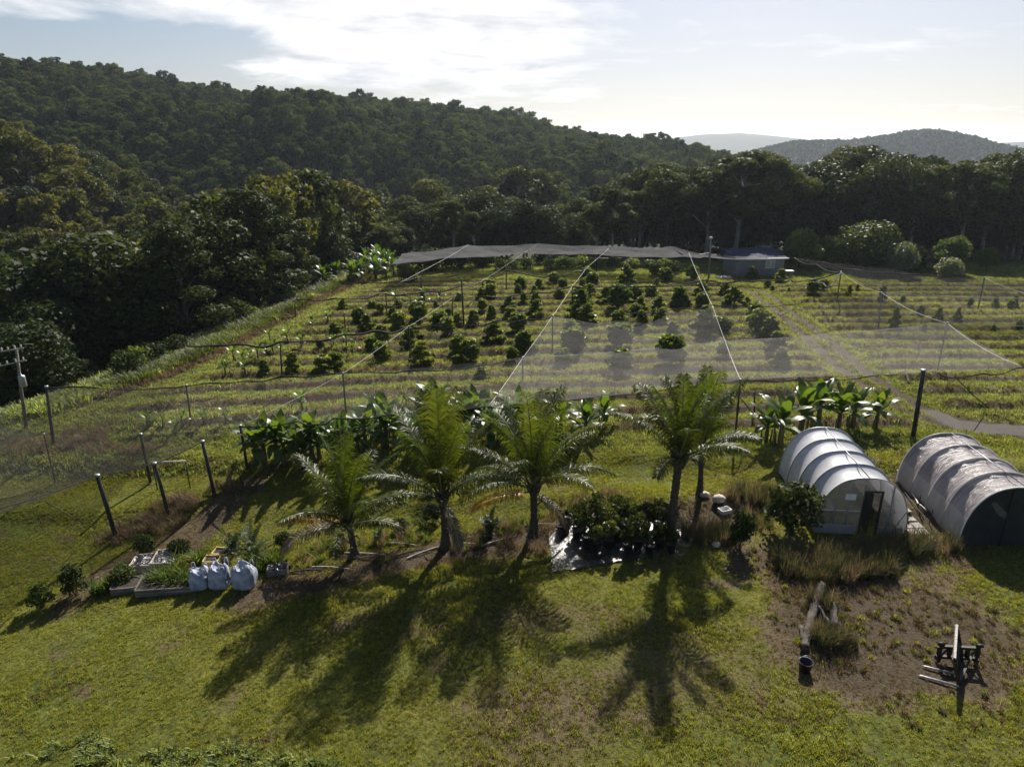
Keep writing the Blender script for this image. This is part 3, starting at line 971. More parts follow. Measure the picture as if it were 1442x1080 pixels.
for px, ty, Y, lab in [(20, 455, 47, "lit bushy tree at the left border beside the transformer pole"), (62, 425, 56, "lit bushy tree directly behind the leaning lamp pole"), (60, 520, 46, "low lit bush below the leaning lamp pole"), (112, 508, 50, "small pale sunlit bush at the net corner by the gully")]:
    tree_to(px, ty, Y, DEN, 12.3, "bushy_tree", lab, sq=1.25, minh=1.2)

# round lit trees to the right of the shed
for px, ty, Y, ps, hp, lab, sq in [
    (1132, 322, 92, BRI, 6.0, "small bright green round tree next to the shed", 1.15),
    (1176, 333, 93, BRI, 6.0, "low bright green tree between the round one and the big dark tree", 1.2),
    (1232, 312, 92, MID, 12.4, "broad dark dome-shaped tree right of the shed", 1.5),
    (1345, 333, 88, BRI, 6.0, "bright green spreading tree beyond the far right net", 1.25),
    (1392, 362, 90, BRI, 6.0, "smallest bright bush at the right end of the round trees", 1.1),
    (1285, 345, 90, MID, 12.4, "dark low tree between the dome tree and the spreading tree", 1.4)]:
    tree_to(px, ty, Y, ps, hp, "round_tree", lab, sq=sq)
g1 = [tree_proto(680, 4, 5, 0.05, 12, 2600, 0.22, M['grey'], M['bark'], "grey_tree", 'round')]
tree_to(1342, 362, 84, g1, 4.0, "grey_shrub", "silvery grey-leaved shrub in front of the bright spreading tree", sq=1.0, minh=2)
tree_to(1275, 340, 87, g1, 4.0, "grey_shrub", "silvery grey-leaved shrub on the right side of the dome tree", sq=0.9, minh=2)

# wooded spur on the left: each crown one can tell apart
cnt = 0
cand = []
for _ in range(16000):
    y = random.uniform(70, 215); x = random.uniform(-260, 10)
    if x > edge_x(y) - 9 and y < 135:
        continue
    if abs(x) > 0.86 * y + 22:
        continue
    if x > -18 and y < 150:
        continue
    if all((x - a) ** 2 + (y - b) ** 2 > (4.7 + 0.008 * y) ** 2 for a, b in cand):
        cand.append((x, y))
cand.sort(key=lambda q: q[1])
for x, y in cand[:298]:
    z = h(x, y)
    big = random.choice((0.6, 0.75, 0.85, 0.95, 1.1, 1.25))
    ps = SPR if random.random() < 0.85 else DEN
    hp = 1.0
    plant(random.choice(ps), (x, y, z), big * (0.85 if ps is DEN else 0.95), "hillside_tree", "eucalypt with a rounded crown on the near wooded spur at left", group="trees on the near wooded spur", sq=1.12)
YLAST = cand[min(297, len(cand) - 1)][1]

# the far ridge and country: one mass of forest
P = []
for _ in range(60000):
    y = random.uniform(128, 430); x = random.uniform(-330, 190)
    if abs(x) > 0.86 * y + 22:
        continue
    if x < 10 and y < max(YLAST, 128) - 4 + random.uniform(-4, 4):
        continue
    P.append((x, y))
for _ in range(70000):
    y = random.uniform(430, 1200); x = random.uniform(0.25 * y, 0.72 * y + 60)
    if y < 800 and random.random() < 0.7:
        continue
    P.append((x, y))
P = np.array(P)
# thin out so that crowns only just overlap
cell = {}
keep = []
for i, (x, y) in enumerate(P):
    s = (4.4 if y < 230 else 3.7) if y < 430 else 4.2
    k = (int(x // s), int(y // s))
    if k in cell:
        continue
    cell[k] = 1; keep.append(i)
P = P[keep]
z = H(P[:, 0], P[:, 1])
n = len(P)
dens = rng.uniform(0, 1, n)
sc = (rng.uniform(0.45, 0.8, n) + 0.22 * (rng.uniform(0, 1, n) > 0.93)) * np.where(P[:, 1] > 430, 0.75, 1.0) * (0.95 + 0.2 * vn(P[:, 0], P[:, 1], 40, 71))


def joined(pr, name):
    c, t = pr
    nv = len(c.vertices); a = np.empty(nv * 3, np.float32); c.vertices.foreach_get("co", a)
    f = np.empty(len(c.loops), np.int32); c.loops.foreach_get("vertex_index", f)
    mb = MB(); mb.add([v.co for v in t.vertices], [tuple(p.vertices) for p in t.polygons], 1, True)
    mb.add(a.reshape(-1, 3), f.reshape(-1, 4).tolist(), 0)
    return mb.mesh(name, [c.materials[0], t.materials[0]])


scatter("forest", [joined(p, "forest_tree") for p in HIL], np.stack([P[:, 0], P[:, 1], z - 0.8], 1), rng.uniform(0, 6.28, n), sc, rng.normal(0, 0.05, (n, 2)), label=None)
# ------------------------------------------------------------------ orchard trees: where each stands in the photo, and its height in pixels
OT = [(374, 528, 18), (412, 524, 23), (455, 528, 24), (473, 519, 19), (474, 469, 14), (483, 437, 14), (452, 490, 9)]
_c2 = [(145, 640, 100), (205, 690, 100), (245, 535, 60), (310, 550, 60), (405, 600, 75), (445, 670, 100), (455, 520, 50), (605, 610, 115), (330, 795, 120), (245, 855, 95), (320, 945, 135), (575, 760, 95), (530, 815, 115), (625, 960, 145), (770, 685, 115), (830, 720, 105), (845, 590, 60), (910, 640, 70), (1040, 650, 95), (1105, 540, 75), (1180, 600, 85), (1165, 400, 90), (1100, 470, 90), (1170, 435, 85), (1310, 525, 80), (1325, 615, 90), (1400, 375, 80), (1385, 415, 65), (930, 880, 125), (1010, 930, 140), (920, 980, 85), (1190, 785, 135), (1420, 850, 115), (1335, 925, 85), (1095, 1075, 85), (740, 512, 38), (640, 445, 45), (920, 470, 60), (600, 650, 45)]
OT += [(480 + a * .1806, 340 + b * .1806, c * .1806) for a, b, c in _c2]
_c3 = [(165, 700, 115), (325, 380, 75), (290, 400, 45), (445, 330, 75), (515, 365, 60), (210, 470, 60), (298, 500, 90), (300, 590, 110), (485, 460, 75), (700, 310, 90), (740, 340, 80), (665, 360, 60), (730, 430, 80), (640, 470, 95), (655, 580, 165), (690, 640, 125), (845, 470, 95), (945, 520, 150), (960, 410, 45), (1010, 335, 125), (1070, 460, 95), (1115, 545, 95), (1080, 590, 85), (1130, 680, 115), (950, 670, 110), (1200, 440, 80), (1235, 270, 80), (1310, 320, 90), (1240, 350, 50), (1255, 540, 90), (1265, 655, 110), (1420, 500, 125), (220, 870, 145), (600, 870, 170), (580, 750, 115), (960, 820, 150), (1370, 785, 130), (1350, 960, 190), (950, 1020, 150), (520, 965, 110)]
OT += [(700 + a * .1806, 340 + b * .1806, c * .1806) for a, b, c in _c3]
_c4 = [(200, 540, 105), (250, 570, 80), (375, 570, 95), (375, 480, 95), (550, 490, 95), (628, 545, 115), (730, 545, 48), (300, 350, 85), (770, 350, 80), (990, 370, 80), (890, 415, 45), (925, 435, 30), (400, 775, 175), (545, 770, 100), (790, 680, 120), (825, 770, 150), (905, 800, 130), (960, 930, 140), (990, 1040, 130), (540, 950, 90), (1055, 450, 28), (1320, 435, 65), (1240, 460, 85)]
OT += [(920 + a * .1806, 330 + b * .1806, c * .1806) for a, b, c in _c4]
_c5 = [(180, 440, 60), (240, 405, 40), (420, 470, 80), (565, 500, 50), (1230, 520, 60), (1340, 545, 60), (1372, 515, 60), (1050, 520, 50), (720, 710, 50), (1215, 705, 50), (690, 600, 70), (820, 625, 80), (960, 612, 70), (505, 670, 120), (1400, 700, 70)]
nbig = len(OT)
OT += [(1160 + a * .1956, 330 + b * .1956, c * .1956) for a, b, c in _c5]
ot = []
for px, py, hp in OT:
    g = gp(px, py)
    ot.append((g, hp / px_per_m(g) * 1.3, px))
ot_s = sorted(ot, key=lambda q: q[0].y)
NB = 12
bands = [ot_s[i * len(ot_s) // NB:(i + 1) * len(ot_s) // NB] for i in range(NB)]
protoO = None
BW = ["nearest", "second nearest", "third nearest", "fourth nearest", "fifth nearest", "sixth nearest", "sixth farthest", "fifth farthest", "fourth farthest", "third farthest", "second farthest", "farthest"]
for bi, b in enumerate(bands):
    b = sorted(b, key=lambda q: q[0].x / q[0].y)
    for i, (g, hh, px) in enumerate(b):
        thin = px > 1180
        look = "sparse low shrub-like" if thin else ("tall bushy" if hh > 2.4 else ("small round" if hh < 1.4 else "round leafy"))
        pr = ORC[random.randrange(5)]
        hh = min(2.75, max(0.5, hh))
        sq = random.uniform(0.85, 1.1)
        t = plant(pr, g, hh / TOPZ(pr), "orchard_tree", f"{look} orchard tree, {ordn(i, len(b))} in the {BW[bi]} line of trees", group="young trees planted in the orchard", sq=sq * (1.3 if not thin else 0.8))

# ------------------------------------------------------------------ banana plants
def banana_leaf(mb, base, az, el, L, w, droop, r, m=0):
    n = 9; pts = []; a = el; p = Vector(base); st = L / n
    dh = Vector((math.cos(az), math.sin(az), 0))
    side = Vector((-math.sin(az), math.cos(az), 0))
    for i in range(n + 1):
        pts.append((p.copy(), a)); p = p + (dh * math.cos(a) + UP * math.sin(a)) * st
        a -= droop / n * (0.5 + i / n)
    P = []
    for i, (q, a) in enumerate(pts):
        t = i / n
        ww = w * (0.05 if t < 0.1 else math.sin(math.pi * min(1, (t - 0.08) / 0.92) ** 0.75) ** 0.6) * (0.9 + 0.2 * r.random())
        if i == n: ww = 0.02
        nrm = -dh * math.sin(a) + UP * math.cos(a)
        lift = 0.3
        P.append([q - side * ww / 2 + nrm * ww * lift * 0.5 * r.uniform(-0.6, 1), q - side * ww / 4 + nrm * ww * lift * 0.35, q, q + side * ww / 4 + nrm * ww * lift * 0.35, q + side * ww / 2 + nrm * ww * lift * 0.5 * r.uniform(-0.6, 1)])
    mb.grid(P, m, True)


def banana_parts(seed, hgt, nleaf, L, w):
    r = random.Random(seed)
    st = MB()
    sh = hgt * 0.48
    st.tube([(0, 0, -0.1), (0.02, 0.01, sh * 0.5), (0.03, 0, sh), (0.03, 0, sh * 1.15)], [hgt * 0.055, hgt * 0.045, hgt * 0.03, hgt * 0.02], 9)
    for k in range(2):   # suckers
        a = r.uniform(0, 6.28); d = 0.25
        st.tube([(d * math.cos(a), d * math.sin(a), -0.1), (d * 1.3 * math.cos(a), d * 1.3 * math.sin(a), sh * r.uniform(0.5, 0.8))], [hgt * 0.03, hgt * 0.012], 7)
    leaves = []
    for i in range(nleaf):
        t = i / (nleaf - 1)
        mb = MB()
        el = R(84) - t * R(62) + r.uniform(-0.1, 0.1)
        banana_leaf(mb, (0.03, 0, sh * (1.1 - 0.4 * t)), i * 2.4 + r.uniform(-0.35, 0.35), el, L * r.uniform(0.85, 1.1) * (0.75 + 0.25 * min(1, t * 3)), w * r.uniform(0.85, 1.1), R(35) + t * R(75), r)
        leaves.append(mb.mesh("banana_leaf", M['banana']))
    return st.mesh("banana_stem", M['banana_stem']), leaves


BAN = [banana_parts(20 + i, 2.6, 11 + i % 2, 1.7, 0.5) for i in range(4)]
YBAN = [banana_parts(40 + i, 1.3, 6, 0.85, 0.27) for i in range(3)]


def banana(pr, loc, scale, label, group, rz=None):
    t = thing("banana_plant", label, "banana plant", loc, rng.uniform(0, 6.28) if rz is None else rz, group)
    t.scale = (scale,) * 3
    obj("stem", pr[0], t)
    for lm in pr[1]:
        obj("leaf", lm, t)
    return t


rowb = [(362, 655), (392, 648), (418, 655), (440, 645), (470, 650), (505, 640), (545, 632), (575, 640), (610, 628), (655, 620), (690, 626), (715, 612), (790, 612), (825, 618), (850, 604), (672, 606), (530, 612), (600, 606)]
rowb += [(x + random.uniform(8, 16), y + random.uniform(-8, 6)) for x, y in rowb if x < 730]
rowb.sort()
for i, (px, py) in enumerate(rowb):
    banana(BAN[i % 4], gp(px, py), random.uniform(0.8, 1.15), f"lush banana plant behind the palms, {ordn(i, len(rowb))} of its row", "banana plants behind the palms")
rb = [(1078, 622), (1098, 632), (1126, 612), (1150, 606), (1178, 610), (1200, 604), (1232, 604)]
for i, (px, py) in enumerate(rb):
    banana(BAN[(i + 1) % 4], gp(px, py), random.uniform(1.05, 1.3) * (0.8 if i in (0, 6) else 1), f"banana plant by the white tunnel's far end, {ordn(i, len(rb))} of the clump", "banana clump between net and tunnels")
yb = sorted([(209, 602), (230, 602), (258, 600), (287, 597), (318, 596), (426, 578)])
for i, (px, py) in enumerate(yb):
    banana(YBAN[i % 3], gp(px, py), random.uniform(0.75, 1.05), f"young banana plant in the grass under the left net, {ordn(i, len(yb))}", "young banana plants under the left net")
ob = sorted([(318, 527), (330, 510), (343, 513), (345, 526), (352, 506), (364, 506), (376, 500), (385, 498), (425, 490), (462, 452), (440, 462), (488, 489), (405, 482), (497, 500), (470, 488), (380, 480)])
for i, (px, py) in enumerate(ob):
    banana(YBAN[i % 3], gp(px, py), random.uniform(0.8, 1.2), f"young banana plant at the orchard's left end, {ordn(i, len(ob))}", "young banana plants at the left end of the orchard rows")
fb = sorted([(558, 428), (578, 430), (598, 428), (620, 425)])
for i, (px, py) in enumerate(fb):
    banana(YBAN[i % 3], gp(px, py), random.uniform(1.0, 1.3), f"small banana plant in the far orchard grass, {ordn(i, 4)} of four", "small banana plants far back in the orchard")
# plantation far left: too small to show leaves as parts
def merged_banana(pr):
    mb = MB()
    mb.add([v.co for v in pr[0].vertices], [tuple(p.vertices) for p in pr[0].polygons], 1, True)
    for lm in pr[1]:
        mb.add([v.co for v in lm.vertices], [tuple(p.vertices) for p in lm.polygons], 0, True)
    return mb.mesh("banana_plant", [M['banana'], M['banana_stem']])


MBAN = [merged_banana(p) for p in BAN]
pl = []
for i in range(34):
    t = i / 33
    px = 404 + 150 * t + random.uniform(-3, 3)
    py = 414 - 26 * t + random.choice((0, -8, -16)) + random.uniform(-2, 2)
    pl.append((px, py))
for i, (px, py) in enumerate(pl):
    obj("banana_plant", MBAN[i % 4], None, gp(px, py), (0, 0, random.uniform(0, 6.28)), random.uniform(0.95, 1.25), "tall banana plant in the dense plantation at the far left of the orchard", "banana plant", "banana plantation beside the orchard")

# scrub along the far end of the orchard, under the far net
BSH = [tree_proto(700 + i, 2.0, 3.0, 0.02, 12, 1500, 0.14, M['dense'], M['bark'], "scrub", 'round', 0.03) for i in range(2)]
YSH = [tree_proto(710 + i, 1.5, 2.4, 0.02, 10, 1200, 0.13, M['weed_green'], M['bark'], "pale_scrub", 'round', 0.03) for i in range(2)]
sc_l = [(570, 388, 1, 1.0), (590, 378, 1, 1.3), (615, 380, 1, 1.5), (640, 378, 1, 1.4), (662, 377, 1, 1.4), (685, 375, 1, 1.2), (705, 380, 0, 1), (722, 379, 0, .9), (742, 378, 0, 1), (760, 372, 1, 1), (775, 380, 0, 1), (792, 378, 0, 1.1), (805, 378, 0, 1), (822, 377, 0, 1.1), (840, 378, 0, .9), (862, 376, 0, .9), (890, 377, 0, .9), (915, 378, 0, .8), (935, 380, 0, 1.0), (948, 384, 1, .8), (575, 396, 1, .8)]
sc_l.sort()
for i, (px, py, k, s) in enumerate(sc_l):
    plant(random.choice(BSH if k else YSH), gp(px, py), s, "scrub_bush", ("dark scrub bush" if k else "yellow-green scrub bush") + f" under the far net, {ordn(i, len(sc_l)) if i not in (10,) else 'middle one'}", "bush", "scrub along the far end of the orchard")

# shrubs and rank clumps on the bright bank left of the orchard
bk_ = sorted([(197, 520, 1.2, 1), (218, 512, 0.9, 0), (250, 498, 0.8, 0), (300, 470, 1.0, 1), (338, 458, 1.3, 0), (352, 452, 1.0, 1), (392, 432, 0.8, 0), (410, 428, 0.9, 1), (180, 532, 1.0, 0)])
for i, (px, py, s, k) in enumerate(bk_):
    plant(random.choice(YSH if k else BSH), gp(px, py), s, "bank_shrub", ("pale green shrub" if k else "dark green shrub") + f" on the grass bank left of the orchard, {ordn(i, len(bk_))}", "bush", "shrubs on the grass bank")
# ------------------------------------------------------------------ net posts
def post(bx, by, tx, ty, w, mat, label, name="net_post", group="posts of the net structure", cap=True):
    b = gp(bx, by); t = above(b, tx, ty)
    mb = MB()
    lean = Vector((t.x - b.x, 0, 0)) * 0.8
    top = Vector((lean.x, 0, t.z - b.z))
    mb.tube([(0, 0, -0.3), top * 0.5, top], [w * 1.05, w, w * 0.92], 9)
    o = obj(name, mb.mesh("net_post", mat), None, b, None, None, label, "post", group)
    if cap:
        c = MB(); c.tube([top + Vector((0, 0, -0.02)), top + Vector((0, 0, 0.07))], [w * 1.25, w * 1.2], 9)
        obj("cap", c.mesh("post_cap", M['galv']), o)
    return b + top


def wirepost(b, t):
    pass


ORCH_POSTS = [(396.7, 528, 395.5, 482.8), (487, 481, 485, 441), (416, 447, 416, 423), (269, 595, 263, 543), (545, 447, 543.5, 413), (577.5, 509, 575.5, 460), (593, 410, 593, 390.6), (638, 452, 637, 419.5), (680, 416, 680, 395), (713, 408, 713, 381), (738, 381, 738, 356), (805.6, 446, 806, 403), (778, 494, 778, 445), (840, 391, 840, 358), (1178, 428, 1184, 383), (1143, 413, 1144, 395), (1237, 464, 1240, 412), (1320, 521, 1334, 455), (1377, 437, 1386, 391), (1035, 618, 1042, 535), (487, 580, 483, 526), (736, 536, 736, 504), (1024, 505, 1020, 481)]
ORCH_POSTS.sort(key=lambda q: q[0])
TOPS = {}
for i, (bx, by, tx, ty) in enumerate(ORCH_POSTS):
    near = by > 560
    TOPS[(round(tx), round(ty))] = post(bx, by, tx, ty, 0.055 if by > 440 else 0.07, M['post'] if bx < 1100 else M['post_grey'],
                                        f"slim dark net post in the orchard, {ordn(i, len(ORCH_POSTS)) if i != len(ORCH_POSTS) // 2 else 'middle one'}" + (" counted along all of them" if i else ""))
post(653, 458, 649.5, 393, 0.075, M['post'], "tallest plain post standing alone mid-left among the orchard trees", cap=False)
LEFT_POSTS = [((165, 760, 135, 670), 0.10, "thick black post of the left net, nearest the stacked crates"), ((238, 725, 216, 653), 0.085, "black post of the left net, next beyond the thickest one"), ((303, 700, 284, 622), 0.085, "black net post beside the dark trench and rusty frame"),
              ((349, 662, 338, 600), 0.07, "black net post touching the banana row's left end"), ((212, 680, 198, 612), 0.075, "black net post standing inside the left net bay"), ((75, 627, 68, 545), 0.08, "black net post at the far left corner by the dead brush"), ((78, 680, 62, 612), 0.035, "thin grey pipe post left of the net corner")]
for q, w, lab in LEFT_POSTS:
    TOPS[(q[2], q[3])] = post(*q, w, M['post'], lab)
TOPS[(1300, 522)] = post(1286, 615, 1299, 522, 0.12, M['post'], "thick dark post beside the gravel track, behind the tunnels")
post(1063, 585, 1061, 552, 0.05, M['post'], "short stub post in the banana clump", cap=False)


def T(px, py):
    """node on the net: the nearest post top, else that place at the net's height"""
    best = min(TOPS, key=lambda k: (k[0] - px) ** 2 + (k[1] - py) ** 2)
    if (best[0] - px) ** 2 + (best[1] - py) ** 2 < 14 ** 2:
        return TOPS[best].copy()
    return onz(px, py, 3.0)


# ------------------------------------------------------------------ nets
def net(corners, mat, label, sag=0.25, ripple=0.05, n=18, zs=None, seed=0, pull=0.0):
    a, b, c, d = [T(*q) for q in corners]
    if zs:
        for p, q, z in zip((a, b, c, d), corners, zs):
            if z is not None:
                p[:] = onz(*q, z)
    cen = (a + b + c + d) / 4
    P = []
    for i in range(n + 1):
        row = []
        for j in range(n + 1):
            u, v = j / n, i / n
            if pull:      # a free edge draws in between its posts
                k = pull * (4 * u * (1 - u)) * (1 + 0.5 * math.sin(u * 19 + seed) * 0.5); v = v + (1 - v) * k
            p = a.lerp(b, u).lerp(d.lerp(c, u), v)
            e = 4 * u * (1 - u); f = 4 * v * (1 - v)
            w = float(vn(np.array([u * 6 + seed * 3.1]), np.array([v * 6 + seed]), 1.0, seed)[0])
            z = p.z - sag * (0.5 * e + 0.5 * f) * 0.75 + ripple * w
            row.append(Vector((p.x, p.y, z)) - cen)
        P.append(row)
    mb = MB(); mb.grid(P, 0, True)
    return obj("bird_net", mb.mesh("bird_net", mat), None, cen, None, None, label, "bird net", "bird nets stretched over the orchard")


net([(736, 504), (1020, 481), (1042, 535), (688, 572)], M['net'], "pale net bay in front of the palms' tops, left of the main white cable", 0.18, 0.06, seed=1)
net([(1020, 481), (1334, 455), (1442, 517), (1042, 535)], M['net'], "pale net bay above the banana clump, right of the main white cable", 0.2, 0.06, seed=2)
net([(778, 445), (1003, 430), (1020, 481), (736, 504)], M['net'], "pale net bay over bushy orchard trees, second back and left of the main cable", 0.45, 0.08, seed=3, pull=0.22)
net([(1003, 430), (1240, 412), (1334, 455), (1020, 481)], M['net_thin'], "thin net bay over the track, second back and right of the main cable", 0.4, 0.08, seed=4, pull=0.15)
net([(1240, 412), (1480, 420), (1620, 462), (1334, 455)], M['net_thin'], "thin net bay at the right border between two grey posts", 0.3, 0.05, seed=5)
net([(1184, 383), (1386, 391), (1475, 420), (1240, 412)], M['net_dark'], "dark grey net bay at right, in front of the bright spreading tree", 0.25, 0.06, seed=6)
net([(1386, 391), (1540, 398), (1640, 424), (1475, 420)], M['net_dark'], "dark grey net bay at the right border behind the thin one", 0.25, 0.05, seed=7)
net([(1119, 363), (1250, 378), (1330, 391), (1184, 383)], M['net_dark'], "small dark bunched net bay in front of the dome tree", 0.2, 0.06, seed=8)
net([(660, 345), (757, 343), (737, 356), (630, 363)], M['net_thick'], "grey opaque far net bay, second from left", 0.5, 0.08, seed=9)
net([(566, 357), (660, 345), (630, 363), (552, 371)], M['net_thick'], "dim grey opaque far net bay, leftmost", 0.4, 0.08, seed=10)
net([(757, 343), (862, 346), (850, 353), (737, 356)], M['net_thick'], "grey opaque far net bay with a zigzag lower edge", 0.45, 0.08, seed=11)
net([(862, 346), (945, 347), (968, 362), (850, 353)], M['net_thick'], "brightest opaque far net bay, left of the main cable's end", 0.5, 0.1, seed=12)
net([(945, 347), (978, 355), (1000, 362), (968, 362)], M['net_thick'], "small crumpled far net bay at the main cable's end", 0.2, 0.1, seed=13)
net([(978, 356), (1062, 361), (1119, 363), (1000, 362)], M['net_thick'], "narrow sagging net strip in front of the blue-roofed shed", 0.55, 0.03, seed=14)
net([(68, 545), (263, 543), (198, 612), (62, 612)], M['net_dark'], "dim net bay at the left border by the dead brush", 0.3, 0.05, seed=15)
net([(263, 543), (483, 526), (338, 600), (198, 612)], M['net_thin'], "thin net bay over the young banana plants at left", 0.3, 0.05, seed=16)
net([(62, 612), (198, 612), (216, 653), (135, 670)], M['net_dark'], "dim net bay between the thick black posts and the thin pipe post", 0.2, 0.05, seed=17)
net([(198, 612), (338, 600), (284, 622), (216, 653)], M['net_dark'], "small dim net bay left of the trench", 0.15, 0.04, seed=18)
net([(-70, 575), (62, 612), (135, 670), (-60, 745)], M['net_dark'], "dim net bay running out of the picture at lower left", 0.3, 0.05, seed=19)
net([(-70, 572), (66, 583), (62, 612), (-70, 640)], M['net_dark'], "dim net bay at the left border around the power pole's foot", 0.3, 0.05, seed=20, zs=(2.0, 2.0, None, 2.4))
net([(483, 526), (736, 504), (688, 572), (345, 600)], M['net_thin'], "thin net bay over the grass strip behind the left palms", 0.2, 0.05, seed=21)

# ------------------------------------------------------------------ cables and rolled nets
def line3(pts, rad, mat, name, label, cat, group, wob=0.0, sag=0.0, n=5, seg=6, seed=0):
    Q = [T(*p) for p in pts]
    path = []
    k = 0
    for a, b in zip(Q[:-1], Q[1:]):
        m = max(2, int((b - a).length / 0.55)) if wob else 8
        for i in range(m):
            t = i / m
            p = a.lerp(b, t); p.z -= sag * 4 * t * (1 - t)
            if wob:
                s = p.x * 1.0 + p.y * 0.35
                p.z += wob * float(vn(np.array([s]), np.array([seed * 7.0]), 1.4, 91)[0]) - abs(math.sin(s * 1.3)) * wob * 0.5
            path.append(p); k += 1
    path.append(Q[-1])
    c = path[0].copy()
    rr = [rad * (0.72 if wob else 1) * (1 + (0.5 * float(vn(np.array([p.x]), np.array([p.y]), 0.8, 92)[0]) if wob else 0)) for p in path]
    mb = MB(); mb.tube([p - c for p in path], rr, seg)
    return obj(name, mb.mesh(name, mat), None, c, None, None, label, cat, group)


CAB = "white tension cables of the net structure"
line3([(970, 356), (985, 392), (1003, 430), (1020, 481), (1042, 535)], 0.015, M['cable'], "cable", "brightest white cable running from the far net straight down to the front edge", "cable", CAB, sag=0.05)
line3([(857, 350), (826, 377), (806, 403), (778, 445), (736, 504), (688, 572)], 0.012, M['cable'], "cable", "white cable along the left edge of the pale net bays", "cable", CAB, sag=0.06)
line3([(757, 343), (737, 356), (690, 393), (637, 420), (575, 460), (483, 526), (338, 600)], 0.008, M['cable'], "cable", "thin white cable running down through the middle-left orchard trees", "cable", CAB, sag=0.06)
line3([(660, 345), (630, 363), (560, 400)], 0.012, M['cable'], "cable", "short thin white cable at the far left net corner", "cable", CAB)
line3([(1119, 363), (1150, 372), (1184, 383), (1240, 412), (1334, 455), (1442, 517)], 0.013, M['cable'], "cable", "white sagging cable from the shed's net strip to the right border", "cable", CAB, sag=0.3)
line3([(1386, 391), (1475, 420)], 0.02, M['cable'], "cable", "short white sagging cable on the rightmost dark net", "cable", CAB, sag=0.25)
RG = "rolled black nets hanging along the wires"
rolls = [
    ([(68, 545), (263, 543), (396, 532), (483, 526)], 0.06, "rolled black net from the far left corner post to the thin cable"),
    ([(483, 526), (570, 521), (640, 517), (736, 504)], 0.05, "rolled black net joining the left line to the pale net's corner"),
    ([(263, 489), (334, 485), (396, 482), (485, 472), (524, 467), (575, 460)], 0.10, "thickest rolled black net crossing the bright bank and left orchard trees"),
    ([(575, 460), (637, 456), (700, 452), (778, 446)], 0.07, "rolled black net through the orchard centre behind the lone tall post"),
    ([(548, 430), (637, 420), (680, 417), (742, 413), (806, 403)], 0.05, "slim rolled black net just behind the orchard's middle trees"),
    ([(806, 403), (866, 404), (960, 399), (990, 394)], 0.09, "rolled black net from the left pale-net cable towards the main cable"),
    ([(990, 394), (1046, 395), (1100, 393), (1144, 395), (1184, 384)], 0.09, "rolled black net crossing in front of the shed"),
    ([(415, 422), (475, 420), (543, 413), (593, 410), (648, 403), (680, 395)], 0.08, "rolled black net from the plantation to the far left orchard"),
    ([(680, 395), (713, 393), (769, 389), (825, 379)], 0.08, "rolled black net before the yellow-green scrub"),
    ([(480, 399), (552, 395), (593, 390.6), (645, 387)], 0.07, "farthest rolled black net below the dark scrub"),
    ([(877, 443), (949, 435), (1003, 430), (1068, 429), (1147, 423), (1182, 420)], 0.05, "slim rolled net above the second pale net bay"),
    ([(363, 448), (416, 446)], 0.03, "short thin rolled net over the bright grass bank"),
    ([(1119, 363), (1160, 368), (1215, 380), (1330, 390)], 0.10, "ragged rolled black net in front of the dome tree"),
    ([(1150, 388), (1170, 402), (1184, 384)], 0.10, "black net loop hanging at the grey post right of the shed"),
]
for i, (pts, rad, lab) in enumerate(rolls):
    line3(pts, rad, M['roll'], "rolled_net", lab, "rolled net", RG, wob=0.16, sag=0.12, seed=i)
SM = "folded seams between the net bays"
line3([(736, 504), (1020, 481)], 0.022, M['net_seam'], "net_seam", "pale folded seam between the two left pale net bays", "net seam", SM, sag=0.13)
line3([(1020, 481), (1334, 455)], 0.022, M['net_seam'], "net_seam", "pale folded seam right of the main white cable, running to the grey post", "net seam", SM, sag=0.13)
line3([(1334, 455), (1620, 462)], 0.02, M['net_seam'], "net_seam", "grey folded seam leaving the picture at right", "net seam", SM, sag=0.1)
line3([(1240, 412), (1475, 420)], 0.05, M['net_seam'], "net_seam", "grey folded lower hem of the dark net bays at right", "net seam", SM, sag=0.2)
EG = "black bottom edges of the nets"
line3([(688, 572), (760, 566), (850, 557), (950, 546), (1042, 538)], 0.04, M['roll'], "net_edge", "black wavy front edge of the pale net left of the main cable", "net edge", EG, wob=0.07, sag=0.12, seed=21)
line3([(1042, 538), (1150, 534), (1240, 528), (1276, 522)], 0.045, M['roll'], "net_edge", "black wavy front edge of the pale net right of the main cable", "net edge", EG, wob=0.1, sag=0.12, seed=22)
line3([(338, 600), (420, 592), (445, 596), (470, 588), (560, 582), (688, 572)], 0.045, M['roll'], "net_edge", "black drooping front edge of the thin net behind the left palms", "net edge", EG, wob=0.05, sag=0.15, seed=23)
line3([(1310, 523), (1330, 525), (1385, 522), (1442, 517)], 0.05, M['roll'], "net_edge", "black bunched net edge right of the thick post", "net edge", EG, wob=0.2, sag=0.15, seed=24)
line3([(-60, 745), (0, 716), (135, 670), (216, 653), (284, 622), (338, 600)], 0.018, M['roll'], "net_edge", "thin black edge wire along the lower left posts", "net edge", EG, sag=0.05)
line3([(1276, 522), (1280, 540)], 0.06, M['roll'], "net_edge", "black net tail hanging left of the thick post", "net edge", EG, wob=0.03, seed=25)


def stay(a, b, lab, rad=0.02):
    A = T(*a); B = gp(*b); c = B.copy()
    mb = MB(); mid = A.lerp(B, 0.5); mid.z -= 0.12
    mb.tube([A - c, mid - c, Vector((0, 0, -0.05))], rad, 5)
    obj("stay_wire", mb.mesh("stay_wire", M['post']), None, c, None, None, lab, "stay wire", "stay wires anchoring the posts")


